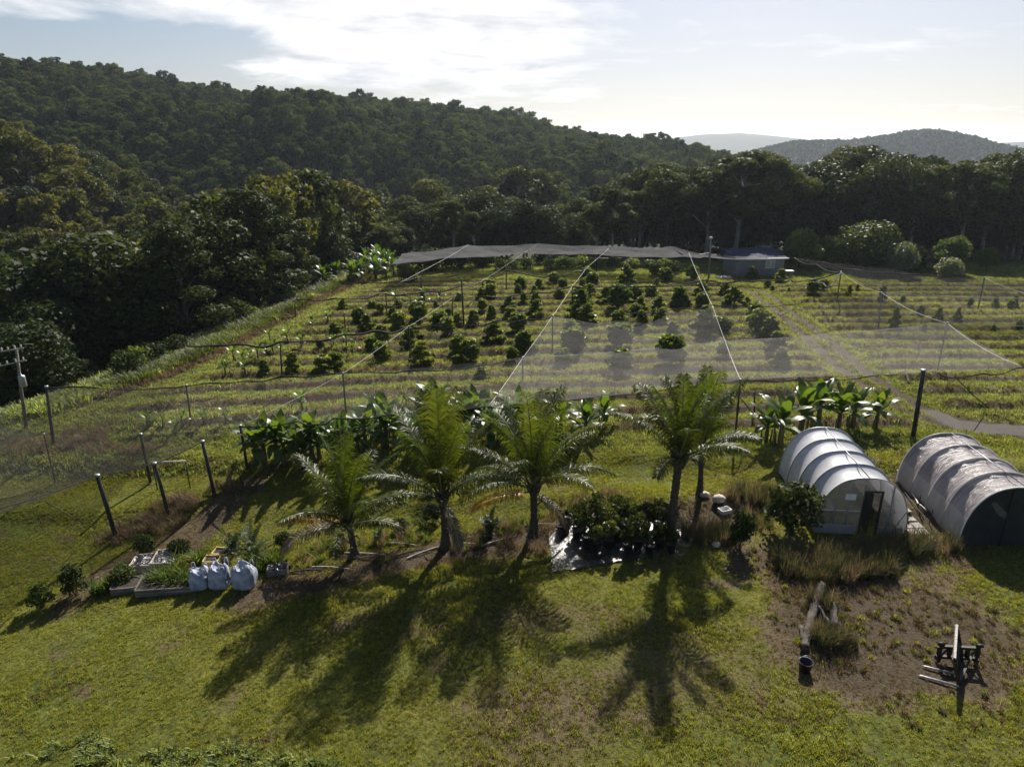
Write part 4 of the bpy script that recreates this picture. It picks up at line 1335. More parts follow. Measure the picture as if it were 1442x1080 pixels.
stay((62, 705), (135, 742), "dark stay wire curving into the lawn left of the thickest post")
stay((198, 612), (300, 665), "dark stay wire in the small dim net bay", 0.012)
stay((1344, 530), (1395, 575), "dark stay wire slanting to the ground right of the thick post", 0.03)
stay((1042, 560), (1085, 605), "dark stay wire beside the banana clump", 0.03)
# ------------------------------------------------------------------ coconut palms
def frond_mesh(r, L, el, droop, az, mats, width=0.7, twist=0.0):
    n = 18; p = Vector((0, 0, 0)); a = el; st = L / n
    dh = Vector((math.cos(az), math.sin(az), 0)); side = Vector((-math.sin(az), math.cos(az), 0))
    path = []; ang = []
    for i in range(n + 1):
        path.append(p.copy()); ang.append(a)
        p = p + (dh * math.cos(a) + UP * math.sin(a)) * st
        a -= droop / n * (0.35 + 1.3 * i / n)
    mb = MB()
    mb.tube(path, [0.045 * (1 - 0.85 * i / n) + 0.004 for i in range(n + 1)], 5, m=1, cap=False)
    V = []; F = []
    ns = 84
    for k in range(ns):
        t = 0.14 + 0.86 * k / (ns - 1)
        f = t * n; i = min(n - 1, int(f)); q = path[i].lerp(path[i + 1], f - i); aa = ang[i]
        fwd = dh * math.cos(aa) + UP * math.sin(aa)
        nrm = -dh * math.sin(aa) + UP * math.cos(aa)
        ll = width * 1.15 * L / 4 * (0.35 + 0.65 * math.sin(math.pi * min(1, 0.12 + 0.82 * t)) ** 0.7) * r.uniform(0.85, 1.1)
        if t > 0.93: ll *= 0.75
        for sgn in (-1, 1):
            sd = (side * sgn)
            v_up = r.uniform(0.0, 0.3) + twist * sgn
            d0 = (sd * 0.85 + fwd * (0.32 + 0.45 * t) + nrm * v_up).normalized()
            p1 = q + d0 * ll * 0.5
            d1 = (d0 + Vector((0, 0, -1)) * r.uniform(0.45, 1.2)).normalized()
            p2 = p1 + d1 * ll * 0.34
            d2 = (d1 + Vector((0, 0, -1)) * r.uniform(0.6, 1.4)).normalized()
            p3 = p2 + d2 * ll * 0.26
            wv = fwd * 0.5 + nrm * r.uniform(-0.25, 0.25)
            w = wv.normalized() * 0.019
            o = len(V)
            V += [q - w * 0.6, q + w * 0.6, p1 + w, p1 - w, p2 + w * 0.75, p2 - w * 0.75, p3 + w * 0.1, p3 - w * 0.1]
            F += [(o, o + 1, o + 2, o + 3), (o + 3, o + 2, o + 4, o + 5), (o + 5, o + 4, o + 6, o + 7)]
    mb.add(V, F, 0, True)
    return mb.mesh("palm_frond", mats)


def palm(base, trunk_h, lean, L, nf, seed, label, s=1.0, special=None, el_max=88, ex=1.4, dr=1.0):
    r = random.Random(seed)
    t = thing("coconut_palm", label, "palm tree", base, 0, "coconut palms along the lawn edge")
    mb = MB()
    pts = []; rad = []
    nseg = max(8, int(trunk_h * 9))
    for i in range(nseg + 1):
        u = i / nseg
        pts.append(Vector((lean[0] * u * u, lean[1] * u * u, -0.15 + (trunk_h + 0.15) * u)))
        ring = 0.012 * (1 if i % 2 else -1)
        rad.append((0.125 + 0.2 * (1 - u) ** 5 + 0.03 * u + ring) * s)
    mb.tube(pts, rad, 12)
    # old leaf bases round the neck
    for k in range(14):
        a = k * 2.4; z = trunk_h - 0.55 + 0.5 * k / 14
        o = Vector((lean[0], lean[1], z)); d = Vector((math.cos(a), math.sin(a), 0))
        mb.tube([o + d * 0.1, o + d * 0.2 * s + UP * 0.18, o + d * 0.34 * s + UP * 0.5], [0.08 * s, 0.06 * s, 0.02], 5)
    obj("trunk", mb.mesh("palm_trunk", M['palm_bark']), t)
    top = Vector((lean[0], lean[1], trunk_h))
    for i in range(nf):
        u = i / (nf - 1)
        az = i * 2.39996 + r.uniform(-0.25, 0.25) + seed
        el = R(el_max) - R(58) * u ** (ex - 0.35) + r.uniform(-0.07, 0.07)
        droop = (R(18) + R(62) * u ** 1.2) * dr + r.uniform(-0.1, 0.15)
        LL = L * (1.1 - 0.24 * u * u) * r.uniform(0.92, 1.06)
        mats = [M['palm'], M['rachis']]
        lab = None
        o = obj("frond", frond_mesh(r, LL, el, droop, az, mats, twist=r.uniform(-0.2, 0.2)), t, top + Vector((0, 0, -0.35 * u)), label=lab)
    for sp in special or []:
        az, el, droop, LL, mt, lab = sp
        obj("frond", frond_mesh(r, LL, el, droop, az, [M[mt], M['rachis']]), t, top + Vector((0, 0, -0.4)), label=lab)
    for k in range(3):   # cut stubs low on the trunk
        a = r.uniform(0, 6.28); d = Vector((math.cos(a), math.sin(a), 0)); z = trunk_h * r.uniform(0.25, 0.6)
        sb = MB(); sb.tube([d * 0.1 + UP * z, d * 0.45 + UP * (z + 0.2), d * 0.75 + UP * (z + r.uniform(-0.05, 0.35))], [0.045, 0.03, 0.015], 5)
        obj("dead_stalk", sb.mesh("dead_stalk", M['palm_bark']), t)
    return t


palm(gp(500, 782), 1.75, (-0.25, 0.1), 3.6, 14, 1, "short coconut palm with a yellow frond tip, leftmost of the palms", 0.95,
     special=[(R(172), R(18), R(45), 2.7, 'palm_yellow', "frond with yellow leaflets"), (R(205), R(20), R(110), 3.3, 'palm_dry', "brown dying frond hanging to the ground"), (R(-10), R(25), R(60), 2.6, 'palm', None)])
palm(gp(628, 770), 2.55, (-0.1, 0.1), 4.2, 16, 2.2, "coconut palm on a swollen dark base, second from the left", 1.05, ex=1.6, dr=0.9, special=[(R(-60), R(-20), R(60), 2.2, 'palm_dry', "brown dead frond hanging by the trunk"), (R(150), R(10), R(70), 2.6, 'palm', None)])
palm(gp(752, 752), 2.4, (-0.05, 0.1), 4.1, 16, 4.1, "coconut palm with orange-brown stalks, beside the shiny black mat's left end", 1.05, special=[(R(190), R(5), R(50), 2.8, 'palm_yellow', "yellowing frond"), (R(-30), R(-15), R(65), 2.1, 'palm_dry', "brown dead frond hanging by the trunk")], ex=1.3, dr=1.1)
palm(gp(943, 762), 3.95, (0.1, 0.0), 3.35, 14, 0.4, "tallest coconut palm, rising behind the potted plants", 1.1, ex=1.75, dr=0.95)
palm(gp(985, 698), 2.6, (-0.15, 0.15), 3.4, 12, 5.2, "small leaning coconut palm half behind the tallest palm", 0.8)
# ------------------------------------------------------------------ poly tunnels
def arch(u, hw, ht):
    """u 0..1 from left foot over the top to the right foot"""
    a = math.pi * (1 - u)
    ca, sa = math.cos(a), math.sin(a)
    return hw * math.copysign(abs(ca) ** 0.82, ca), ht * abs(sa) ** 0.82


def tunnel(loc, yaw, hw, ht, L, bays, name, label, cover, sagd, wrinkle=0.0):
    t = thing(name, label, "poly tunnel", loc, yaw)
    nu = 56
    P = []; ny = bays * 14
    for i in range(ny + 1):
        y = L * i / ny
        ph = (i % 14) / 14
        sg = sagd * math.sin(math.pi * ph) ** 0.8 if ph else 0.0
        row = []
        for j in range(nu + 1):
            u = j / nu
            x, z = arch(u, hw, ht)
            w = wrinkle * float(vn(np.array([u * 30.0]), np.array([y * 5.0]), 1.0, 17)[0]) * (1 if ph else 0.2)
            k = 1 - (sg * (0.35 + 0.65 * math.sin(math.pi * u)) - w) / ht
            row.append(Vector((x * k, y, max(-0.1, z * k - (0.1 if j in (0, nu) else 0)))))
        P.append(row)
    return t, P, nu


# white tunnel ---------------------------------------------------------------
LT = gp(1206, 752); LT = Vector((14.95, 25.6, h(14.95, 25.6)))
hwL, htL, LL_ = 1.9, 2.66, 5.4
t, P, nu = tunnel(LT, R(-5), hwL, htL, LL_, 4, "poly_tunnel", "white poly tunnel with a clear front wall and an open doorway", None, 0.19)
mb = MB(); mb.grid(P, 0, True)
obj("cover", mb.mesh("tunnel_cover", M['film_white']), t)
for k in range(5):
    y = LL_ * k / 4
    hb = MB()
    pts = []
    for j in range(33):
        x, z = arch(j / 32, hwL + 0.012, htL + 0.012)
        pts.append((x, y, z))
    hb.tube(pts, 0.024, 6)
    obj("hoop", hb.mesh("tunnel_hoop", M['galv']), t)
rb = MB(); rb.tube([(0, 0, htL + 0.03), (0, LL_, htL + 0.03)], 0.022, 6)
obj("ridge_seam", rb.mesh("ridge_seam", M['galv']), t)


def end_wall(hw, ht, y, hole=None, nx_=40, nz_=24, inset=0.03):
    """film filling the arch, with a doorway left open"""
    mb = MB(); V = []; F = []; idx = {}
    def vid(x, z):
        k = (round(x, 4), round(z, 4))
        if k not in idx:
            idx[k] = len(V); V.append((x, y + 0.015 * math.sin(x * 5 + z * 3), z))
        return idx[k]
    xs_ = sorted(set([round(-hw + inset + (2 * hw - 2 * inset) * i / nx_, 4) for i in range(nx_ + 1)] + ([hole[0], hole[1]] if hole else [])))
    def top(x):
        c = min(1, abs(x) / hw); a = math.acos(c ** (1 / 0.82))
        return max(0.02, ht * math.sin(a) ** 0.82 - 0.01)
    for x0, x1 in zip(xs_[:-1], xs_[1:]):
        lo0 = lo1 = -0.05
        if hole and x0 >= hole[0] - 1e-4 and x1 <= hole[1] + 1e-4:
            lo0 = lo1 = hole[2]
        n = 8
        t0, t1 = top(x0), top(x1)
        for i in range(n):
            a, b = i / n, (i + 1) / n
            F.append((vid(x0, lo0 + (t0 - lo0) * a), vid(x1, lo1 + (t1 - lo1) * a), vid(x1, lo1 + (t1 - lo1) * b), vid(x0, lo0 + (t0 - lo0) * b)))
    mb.add(V, F, 0, True)
    return mb


DW = (0.0, 0.62, 2.0)
fw = end_wall(hwL, htL, -0.02, DW)
front = obj("front_wall", fw.mesh("front_wall", M['film_clear']), t)
obj("back_wall", end_wall(hwL, htL, LL_ - 0.03).mesh("back_wall", M['film_white']), t)
# door frame, black, and timber studs in the front wall
fb = MB()
fb.box((DW[0] - 0.035, -0.03, 1.0), (0.07, 0.07, 2.06)); fb.box((DW[1] + 0.035, -0.03, 1.0), (0.07, 0.07, 2.06)); fb.box(((DW[0] + DW[1]) / 2, -0.03, 2.065), (DW[1] - DW[0] + 0.14, 0.07, 0.07))
obj("door_frame", fb.mesh("door_frame", M['black']), t)
db = MB()   # the door folded back into the house, a dark mesh panel in a frame
db.box((0.33, 0.45, 0.98), (0.04, 0.82, 1.9))
dr_ = obj("door", db.mesh("tunnel_door", M['shade_cloth']), t)
for x in (-1.15, -0.62, 1.12):
    sb = MB(); zt = htL * math.sin(math.acos((abs(x) / hwL) ** (1 / 0.82))) ** 0.82
    sb.box((x, 0.04, zt / 2), (0.05, 0.05, zt)); obj("stud", sb.mesh("wall_stud", M['galv']), t)
for x0, z0, x1, z1 in ((0.30, 2.1, 1.25, 0.5), (1.35, 0.15, 1.8, 1.1)):
    sb = MB(); sb.bar((x0, 0.05, z0), (x1, 0.05, z1), 0.035); obj("brace", sb.mesh("wall_brace", M['galv']), t)
rl = MB(); rl.bar((-1.7, 0.06, 1.05), (-0.1, 0.06, 1.05), 0.04); obj("rail", rl.mesh("wall_rail", M['galv']), t)
vb = MB(); vb.box((-0.62, -0.05, 1.78), (0.42, 0.03, 0.26)); obj("vent_panel", vb.mesh("vent_panel", M['white']), t)
sk = MB(); sk.box((-1.05, -0.055, 0.22), (1.7, 0.03, 0.44)); sk.box((1.25, -0.055, 0.2), (0.95, 0.03, 0.4)); obj("lower_panel", sk.mesh("lower_panel", M['film_skirt']), t)


# benches and trays inside the tunnel
def bench(x, label):
    b = thing("potting_bench", label, "bench", t.matrix_basis @ Vector((x, 2.6, 0.02)), R(-5))
    tb = MB(); tb.box((0, 0, 0.75), (0.8, 4.0, 0.05)); obj("top", tb.mesh("bench_top", M['timber']), b)
    for sx_ in (-0.33, 0.33):
        for sy in (-1.8, 1.8):
            lb = MB(); lb.box((sx_, sy, 0.36), (0.06, 0.06, 0.73)); obj("leg", lb.mesh("bench_leg", M['timber']), b)


bpy.context.view_layer.update()
bench(-1.25, "timber potting bench along the left side inside the white tunnel")
bench(1.25, "timber potting bench along the right side inside the white tunnel")

# brown tunnel ---------------------------------------------------------------
BT = Vector((20.85, 24.7, h(20.85, 24.7)))
hwB, htB, LB = 2.1, 2.75, 5.5
tb_, P, nu = tunnel(BT, R(-3), hwB, htB, LB, 4, "poly_tunnel", "brownish silver poly tunnel with a black open-looking front, at the right border", None, 0.17, 0.03)
ks = int(nu * 0.14)
mb = MB(); mb.grid([row[ks:nu + 1 - ks] for row in P], 0, True)
obj("cover", mb.mesh("tunnel_cover", M['film_brown']), tb_)
for sl in (slice(0, ks + 1), slice(nu - ks, nu + 1)):
    mb = MB(); mb.grid([row[sl] for row in P], 0, True)
    obj("skirt", mb.mesh("tunnel_skirt", M['film_skirt']), tb_)
for k in range(5):
    y = LB * k / 4
    hb = MB(); pts = []
    for j in range(33):
        x, z = arch(j / 32, hwB + 0.012, htB + 0.012)
        pts.append((x, y, z))
    hb.tube(pts, 0.03, 6)
    obj("hoop", hb.mesh("tunnel_hoop", M['white'] if k == 0 else M['film_skirt']), tb_)
rb = MB(); rb.tube([(0, 0, htB + 0.03), (0, LB, htB + 0.03)], 0.02, 6)
obj("ridge_seam", rb.mesh("ridge_seam", M['galv']), tb_)
obj("front_wall", end_wall(hwB, htB, -0.02).mesh("front_wall", M['shade_cloth']), tb_)
obj("back_wall", end_wall(hwB, htB, LB - 0.03).mesh("back_wall", M['shade_cloth']), tb_)
tear = MB(); tear.add([(-1.25, -0.06, 2.05), (-1.05, -0.06, 2.12), (-0.35, -0.07, 1.42), (-0.5, -0.065, 1.34), (-0.85, -0.07, 1.5)], [(0, 1, 2, 3, 4)])
obj("torn_flap", tear.mesh("torn_flap", M['film_clear']), tb_)
sb = MB(); sb.box((-0.45, -0.06, 1.3), (0.05, 0.04, 2.6)); obj("stud", sb.mesh("wall_stud", M['steel_black']), tb_)

# pavers, pipes and stakes between the tunnels
pv = []
for i in range(10):
    for j in range(2):
        x = 17.35 + j * 0.44 + 0.0 * i + (i % 3) * 0.02; y = 25.2 + i * 0.52
        pv.append((x, y))
for i, (x, y) in enumerate(pv):
    b = MB(); b.box((0, 0, 0), (0.4, 0.46, 0.06))
    obj("paver", b.mesh("paver", M['paver']), None, (x, y, h(x, y) + 0.02), (0, 0, random.uniform(-0.06, 0.06)), None, f"grey concrete paver between the tunnels, {'left' if i % 2 == 0 else 'right'} of its pair, {ordn(9 - i // 2, 10).replace('from the left', 'from the far end').replace('from the right', 'from the near end').replace('leftmost', 'farthest').replace('rightmost', 'nearest')}", "paver", "pavers on the path between the tunnels")


def ground_pipe(pts, rad, mat, name, label, cat, lift=0.04):
    Q = [gp(*p) for p in pts]; c = Q[0].copy()
    path = []
    for a, b in zip(Q[:-1], Q[1:]):
        for i in range(5):
            p = a.lerp(b, i / 5); p.z = h(p.x, p.y) + lift; path.append(p - c)
    mb = MB(); mb.tube(path, rad, 6)
    obj(name, mb.mesh(name, mat), None, c, None, None, label, cat)


ground_pipe([(1263, 664), (1280, 690), (1292, 712), (1307, 726)], 0.035, M['hose'], "hose", "pale hose curving along the foot of the brown tunnel", "hose", 0.12)
ground_pipe([(1262, 676), (1284, 710), (1305, 740)], 0.022, M['post'], "pipe", "thin dark pipe between the tunnels, right one", "pipe", 0.1)
ground_pipe([(1252, 684), (1268, 715), (1283, 745)], 0.022, M['post'], "pipe", "thin dark pipe along the white tunnel's right foot", "pipe", 0.1)
for i, (px, py, hh, lab) in enumerate([(1308, 738, 0.75, "short dark stake nearest the brown tunnel's front corner"), (1292, 716, 0.7, "short dark stake between the tunnels, second from the front"), (1275, 745, 0.6, "short dark stake at the white tunnel's front right corner")]):
    mb = MB(); mb.tube([(0, 0, -0.1), (0.03, 0, hh)], 0.022, 6)
    obj("stake", mb.mesh("stake", M['post']), None, gp(px, py), None, None, lab, "stake")
# ------------------------------------------------------------------ shed beyond the orchard
def box_at(name, mat, parent, c, s, **kw):
    b = MB(); b.box(c, s); return obj(name, b.mesh(name, mat), parent, **kw)


sL = gp(1034, 390); sR = gp(1106, 392)
sc_ = (sL + sR) / 2 + Vector((0, 3.0, 0)); sw = (sR - sL).length
SH = thing("shed", "grey farm shed with a blue sheet roof behind the net strip", "shed", (sc_.x, sc_.y, h(sc_.x, sc_.y)), R(4))
dp = 4.4; wh = 2.25
fr = MB()
wx0, wx1, wz0, wz1 = sw * 0.12, sw * 0.30, 1.0, 1.9     # window opening
fr.box(((-sw / 2 + wx0) / 2, -dp / 2, wh / 2), (wx0 + sw / 2, 0.1, wh))
fr.box(((wx1 + sw / 2) / 2, -dp / 2, wh / 2), (sw / 2 - wx1, 0.1, wh))
fr.box(((wx0 + wx1) / 2, -dp / 2, wz0 / 2), (wx1 - wx0, 0.1, wz0)); fr.box(((wx0 + wx1) / 2, -dp / 2, (wz1 + wh) / 2), (wx1 - wx0, 0.1, wh - wz1))
fr.box((-sw / 2 + 0.05, 0.05, wh / 2), (0.1, dp - 0.1, wh)); fr.box((sw / 2 - 0.05, 0.05, wh / 2), (0.1, dp - 0.1, wh)); fr.box((0, dp / 2, wh / 2), (sw - 0.22, 0.1, wh + 0.5))
obj("wall", fr.mesh("shed_wall", M['wall']), SH)
wn = MB(); wn.box(((wx0 + wx1) / 2, -dp / 2 + 0.02, 1.45), (wx1 - wx0 - 0.02, 0.03, 0.88)); w_ = obj("window", wn.mesh("window_pane", M['glass']), SH)
wf = MB()
for x in (wx0, (wx0 + wx1) / 2, wx1): wf.box((x, -dp / 2 - 0.06, 1.45), (0.06, 0.05, 1.0))
for z in (wz0, wz1): wf.box(((wx0 + wx1) / 2, -dp / 2 - 0.063, z), (wx1 - wx0 + 0.1, 0.05, 0.06))
obj("frame", wf.mesh("window_frame", M['white']), w_)
rf = MB()
nr = 40
Pr = []
for yy, zz_ in ((-dp / 2 - 0.5, wh + 0.02), (dp / 2 + 0.4, wh + 0.55)):
    Pr.append([Vector((-sw / 2 - 0.3 + (sw + 0.6) * i / nr, yy, zz_ + 0.035 * (i % 2))) for i in range(nr + 1)])
rf.grid(Pr, 0, False)
Pl = [[p - Vector((0, 0, 0.08)) for p in row] for row in Pr]; rf.grid(Pl[::-1], 0, False)
obj("roof", rf.mesh("shed_roof", M['roof']), SH)
gt = MB(); gt.box((0, -dp / 2 - 0.56, wh - 0.02), (sw + 0.6, 0.1, 0.12)); obj("gutter", gt.mesh("gutter", M['galv']), SH)
dd = MB(); dd.box((sw * 0.40, -dp / 2 - 0.07, 1.0), (0.85, 0.04, 2.0)); obj("door", dd.mesh("shed_door", M['wall']), SH)
sg = thing("notice_board", "small white board on a post beside the shed", "sign", gp(1096, 388))
box_at("post", M['galv'], sg, (0, 0, 0.9), (0.06, 0.06, 1.8)); box_at("panel", M['white'], sg, (0, -0.06, 1.5), (0.5, 0.04, 0.75))
tk = gp(1108, 392)
tt = thing("garden_table", "small white-topped table right of the shed", "table", tk)
box_at("top", M['white'], tt, (0, 0, 0.95), (1.3, 0.8, 0.06))
for a in (-0.55, 0.55):
    for b in (-0.32, 0.32): box_at("leg", M['galv'], tt, (a, b, 0.46), (0.06, 0.06, 0.92))
rk = gp(1018, 393)
mbk = MB(); Vv, Ff = leaf_cloud(np.random.default_rng(4), [(0, 0, 0.1), (0.6, 0.1, 0.1), (-0.5, 0, 0.08)], [(0.5, 0.3, 0.2)] * 3, [60] * 3, 0.25)
obj("rubble_heap", np_mesh("rubble_heap", Vv, Ff, M['white']), None, rk, None, None, "small heap of white rubble left of the shed", "rubble heap")

# pole with a lamp, television aerial pole
lp = thing("lamp_pole", "grey timber pole with a white lamp on top, left of the shed", "lamp pole", gp(998, 393))
tp = above(Vector(lp.location), 1001, 336) - Vector(lp.location)
m1 = MB(); m1.tube([(0, 0, -0.3), tp * 0.5, tp], [0.13, 0.12, 0.1], 9); obj("pole", m1.mesh("pole", M['post_grey']), lp)
m1 = MB(); m1.lathe(tp, [(0.02, -0.02), (0.2, 0.0), (0.24, 0.1), (0.12, 0.22), (0.01, 0.25)], 12); obj("lamp", m1.mesh("lamp", M['white']), lp)
m1 = MB(); m1.bar(tp + Vector((-1.2, 0, -1.9)), tp + Vector((0.2, 0, -1.75)), 0.06); obj("arm", m1.mesh("arm", M['galv']), lp)
tp0 = gp(1093, 389); ap = thing("aerial_pole", "thin pole with a T-shaped aerial behind the shed", "aerial", tp0 + Vector((0.5, 6.5, 0)))
ap.location.z = h(ap.location.x, ap.location.y)
tz = above(Vector(ap.location), 1094, 347).z - ap.location.z
m1 = MB(); m1.tube([(0, 0, -0.3), (0, 0, tz)], 0.07, 8); obj("pole", m1.mesh("pole", M['galv']), ap)
m1 = MB(); m1.bar((-0.85, 0, tz), (0.85, 0, tz - 0.1), 0.06)
for x in (-0.8, -0.4, 0, 0.4, 0.8): m1.bar((x, -0.25, tz + 0.04), (x, 0.25, tz + 0.04), 0.04)
obj("aerial_bar", m1.mesh("aerial_bar", M['white']), ap)

# power poles in the gully on the left
p0 = gp(36, 603); pt = above(p0, 23, 491)
pp = thing("power_pole", "power pole with two crossarms and a grey transformer, left border", "power pole", p0)
tv = pt - p0
m1 = MB(); m1.tube([(0, 0, -0.4), tv * 0.5, tv], [0.10, 0.09, 0.075], 10); obj("pole", m1.mesh("pole", M['timber']), pp)
sI = 1 / px_per_m(p0)
for (xa, ya, xb_, yb_) in ((4, 494, 36, 489), (0, 515, 40, 506)):
    A = above(p0, xa, ya) - p0 + Vector((0, -0.2, 0)); B = above(p0, xb_, yb_) - p0 + Vector((0, -0.2, 0))
    m1 = MB(); m1.bar(A, B, 0.07); ca_ = obj("crossarm", m1.mesh("crossarm", M['post_grey']), pp)
    for t_ in (0.08, 0.35, 0.65, 0.92):
        q = A.lerp(B, t_); m1 = MB(); m1.lathe(q + Vector((0, 0, 0.06)), [(0.03, 0), (0.05, 0.05), (0.03, 0.09), (0.05, 0.12), (0.02, 0.18)], 10)
        obj("insulator", m1.mesh("insulator", M['white']), ca_)
q = above(p0, 34, 534) - p0 + Vector((0.1, -0.3, 0))
m1 = MB(); m1.lathe(q + Vector((0, 0, -0.35)), [(0.01, 0), (0.17, 0.0), (0.19, 0.06), (0.19, 0.6), (0.17, 0.66), (0.04, 0.7), (0.03, 0.8), (0.01, 0.81)], 14)
obj("transformer", m1.mesh("transformer", M['galv']), pp)
p1 = gp(88, 535); p1t = above(p1, 72, 476)
pl_ = thing("lamp_pole", "leaning grey pole with a lamp head in the dark gully at left", "lamp pole", p1)
m1 = MB(); m1.tube([(0, 0, -0.4), (p1t - p1) * 0.5, p1t - p1], [0.15, 0.14, 0.12], 9); obj("pole", m1.mesh("pole", M['post_grey']), pl_)
m1 = MB(); m1.lathe(p1t - p1 + Vector((0, 0, -0.02)), [(0.02, -0.1), (0.22, -0.05), (0.24, 0.12), (0.14, 0.25), (0.01, 0.28)], 12); obj("lamp", m1.mesh("lamp", M['white']), pl_)
# line between the poles
A = pt + Vector((0.5, 0, 0.3)); B = p1t
m1 = MB(); m1.tube([(A - A), (A.lerp(B, .5) - A) + Vector((0, 0, -0.5)), B - A], 0.02, 5); obj("power_line", m1.mesh("power_line", M['post_grey']), None, A, None, None, "wire between the transformer pole and the leaning lamp pole", "power line")

# ------------------------------------------------------------------ fork attachment lying on the lawn
fk = thing("fork_attachment", "black tractor fork attachment with a slatted guard and two steel tines, on bare ground", "farm implement", gp(1350, 950))
FB = Vector(fk.location)


def loc(px, py, z=0.0):
    p = onz(px, py, FB.z + z); return p - FB


fl, frt = loc(1320, 924, 0.22), loc(1376, 927, 0.22)
f1 = MB()
for dz in (0.0, 0.40):
    f1.bar(fl + Vector((0, 0, dz)), frt + Vector((0, 0, dz)), 0.10, 0.09)
dirv = (frt - fl)
for t_ in (0.02, 0.28, 0.5, 0.72, 0.98):
    p = fl.lerp(frt, t_); f1.box(p + Vector((0, 0.005, 0.2)), (0.09, 0.11, 0.31))
for t_ in (0.02, 0.98):
    p = fl.lerp(frt, t_); f1.box(p + Vector((0, 0, -0.08)), (0.08, 0.2, 0.16)); f1.tube([p + Vector((-0.1, 0, 0.5)), p + Vector((0.1, 0, 0.5))], 0.06, 8)
for t_ in (0.15, 0.85):
    p = fl.lerp(frt, t_); f1.bar(p + Vector((-0.1, 0, 0.02)), p + Vector((0.12, 0, 0.38)), 0.05)
obj("hitch_frame", f1.mesh("hitch_frame", M['steel_black']), fk)
# slatted guard standing at right angles to the frame
ga, gb_ = loc(1354, 922, 0.1), loc(1352, 962, 0.1)
gb0 = Vector((ga.x, ga.y, 0.12)); gb1 = Vector((gb_.x - 0.05, gb_.y, 0.12))
hg = 1.15; tilt_ = Vector((-0.42, 0, hg))
f2 = MB()
f2.bar(gb0, gb0 + tilt_, 0.09); f2.bar(gb1, gb1 + tilt_ * 0.8, 0.09)
f2.bar(gb0, gb1, 0.10, 0.12, up=Vector((1, 0, 0)))
f2.bar(gb0 + tilt_ * 0.5, gb1 + tilt_ * 0.45, 0.05, 0.05, up=Vector((1, 0, 0)))
for k in range(1, 9):
    t_ = k / 9; a = gb0.lerp(gb1, t_); f2.bar(a, a + tilt_ * (1 - 0.2 * t_), 0.022)
g_ = obj("guard", f2.mesh("guard", M['steel_black']), fk)
f3 = MB(); f3.bar(gb0 + tilt_, gb1 + tilt_ * 0.8, 0.11, 0.07, up=Vector((1, 0, 0))); obj("top_bar", f3.mesh("guard_top_bar", M['steel_worn']), fk)
for (x0, y0, x1, y1) in ((1298, 937, 1346, 949), (1292, 950, 1350, 966)):
    a = loc(x0, y0, 0.06); b = loc(x1, y1, 0.1)
    f4 = MB(); f4.tube([a, a.lerp(b, 0.1), b], [0.012, 0.03, 0.04], 8); obj("tine", f4.mesh("tine", M['steel_worn']), fk)
f5 = MB(); f5.bar(gb0 + Vector((0, -0.1, 0.05)), fl.lerp(frt, 0.5) + Vector((0, 0, 0.2)), 0.09); f5.bar(gb1 + Vector((0.02, 0.02, 0.05)), fl.lerp(frt, 0.85) + Vector((0, 0, 0.1)), 0.07); obj("brace", f5.mesh("fork_brace", M['steel_black']), fk)


# ------------------------------------------------------------------ logs
def log(pts, rads, label, ends=True):
    Q = [gp(*p[:2]) + Vector((0, 0, r + (p[2] if len(p) > 2 else 0))) for p, r in zip(pts, rads)]
    c = Q[0].copy(); c.z -= rads[0]
    path = []; rr = []
    for k in range(len(Q) - 1):
        for i in range(6):
            t = i / 6
            p = Q[k].lerp(Q[k + 1], t); jj = 0.03
            path.append(p - c + Vector((random.uniform(-jj, jj), 0, random.uniform(-jj, jj)))); rr.append((rads[k] * (1 - t) + rads[k + 1] * t) * random.uniform(0.85, 1.12))
    path.append(Q[-1] - c); rr.append(rads[-1])
    mb = MB(); mb.tube(path, rr, 11)
    o = obj("log", mb.mesh("log", M['log']), None, c, None, None, label, "log", "logs lying by the weeds")
    e = MB(); d = (path[-1] - path[-2]).normalized(); e.tube([path[-1] - d * 0.01, path[-1] + d * 0.03], rr[-1] * 0.8, 10); obj("rotten_end", e.mesh("log_end", M['log_end']), o)
    return o


log([(1157, 828, .05), (1146, 860), (1138, 890), (1132, 918)], [0.14, 0.15, 0.13, 0.15], "long weathered grey log running out of the weeds")
log([(1176, 852, .05), (1173, 888)], [0.09, 0.12], "short pale log right of the long one")
log([(1152, 862, .2), (1168, 884)], [0.05, 0.07], "thin forked branch bridging the two logs")
log([(1128, 885), (1130, 905)], [0.08, 0.07], "dark charred stub at the long log's left side")
bk = thing("bucket", "black bucket at the near end of the long log", "bucket", gp(1133, 944))
m1 = MB(); m1.lathe((0, 0, 0), [(0.005, 0.01), (0.17, 0.0), (0.21, 0.36), (0.225, 0.37), (0.2, 0.36), (0.16, 0.03), (0.005, 0.03)], 18); obj("body", m1.mesh("bucket", M['black']), bk)
m1 = MB(); m1.tube([(0.215 * math.cos(a), 0.05, 0.35 + 0.2 * math.sin(a)) for a in np.linspace(0, math.pi, 12)], 0.008, 5); obj("handle", m1.mesh("bucket_handle", M['galv']), bk)


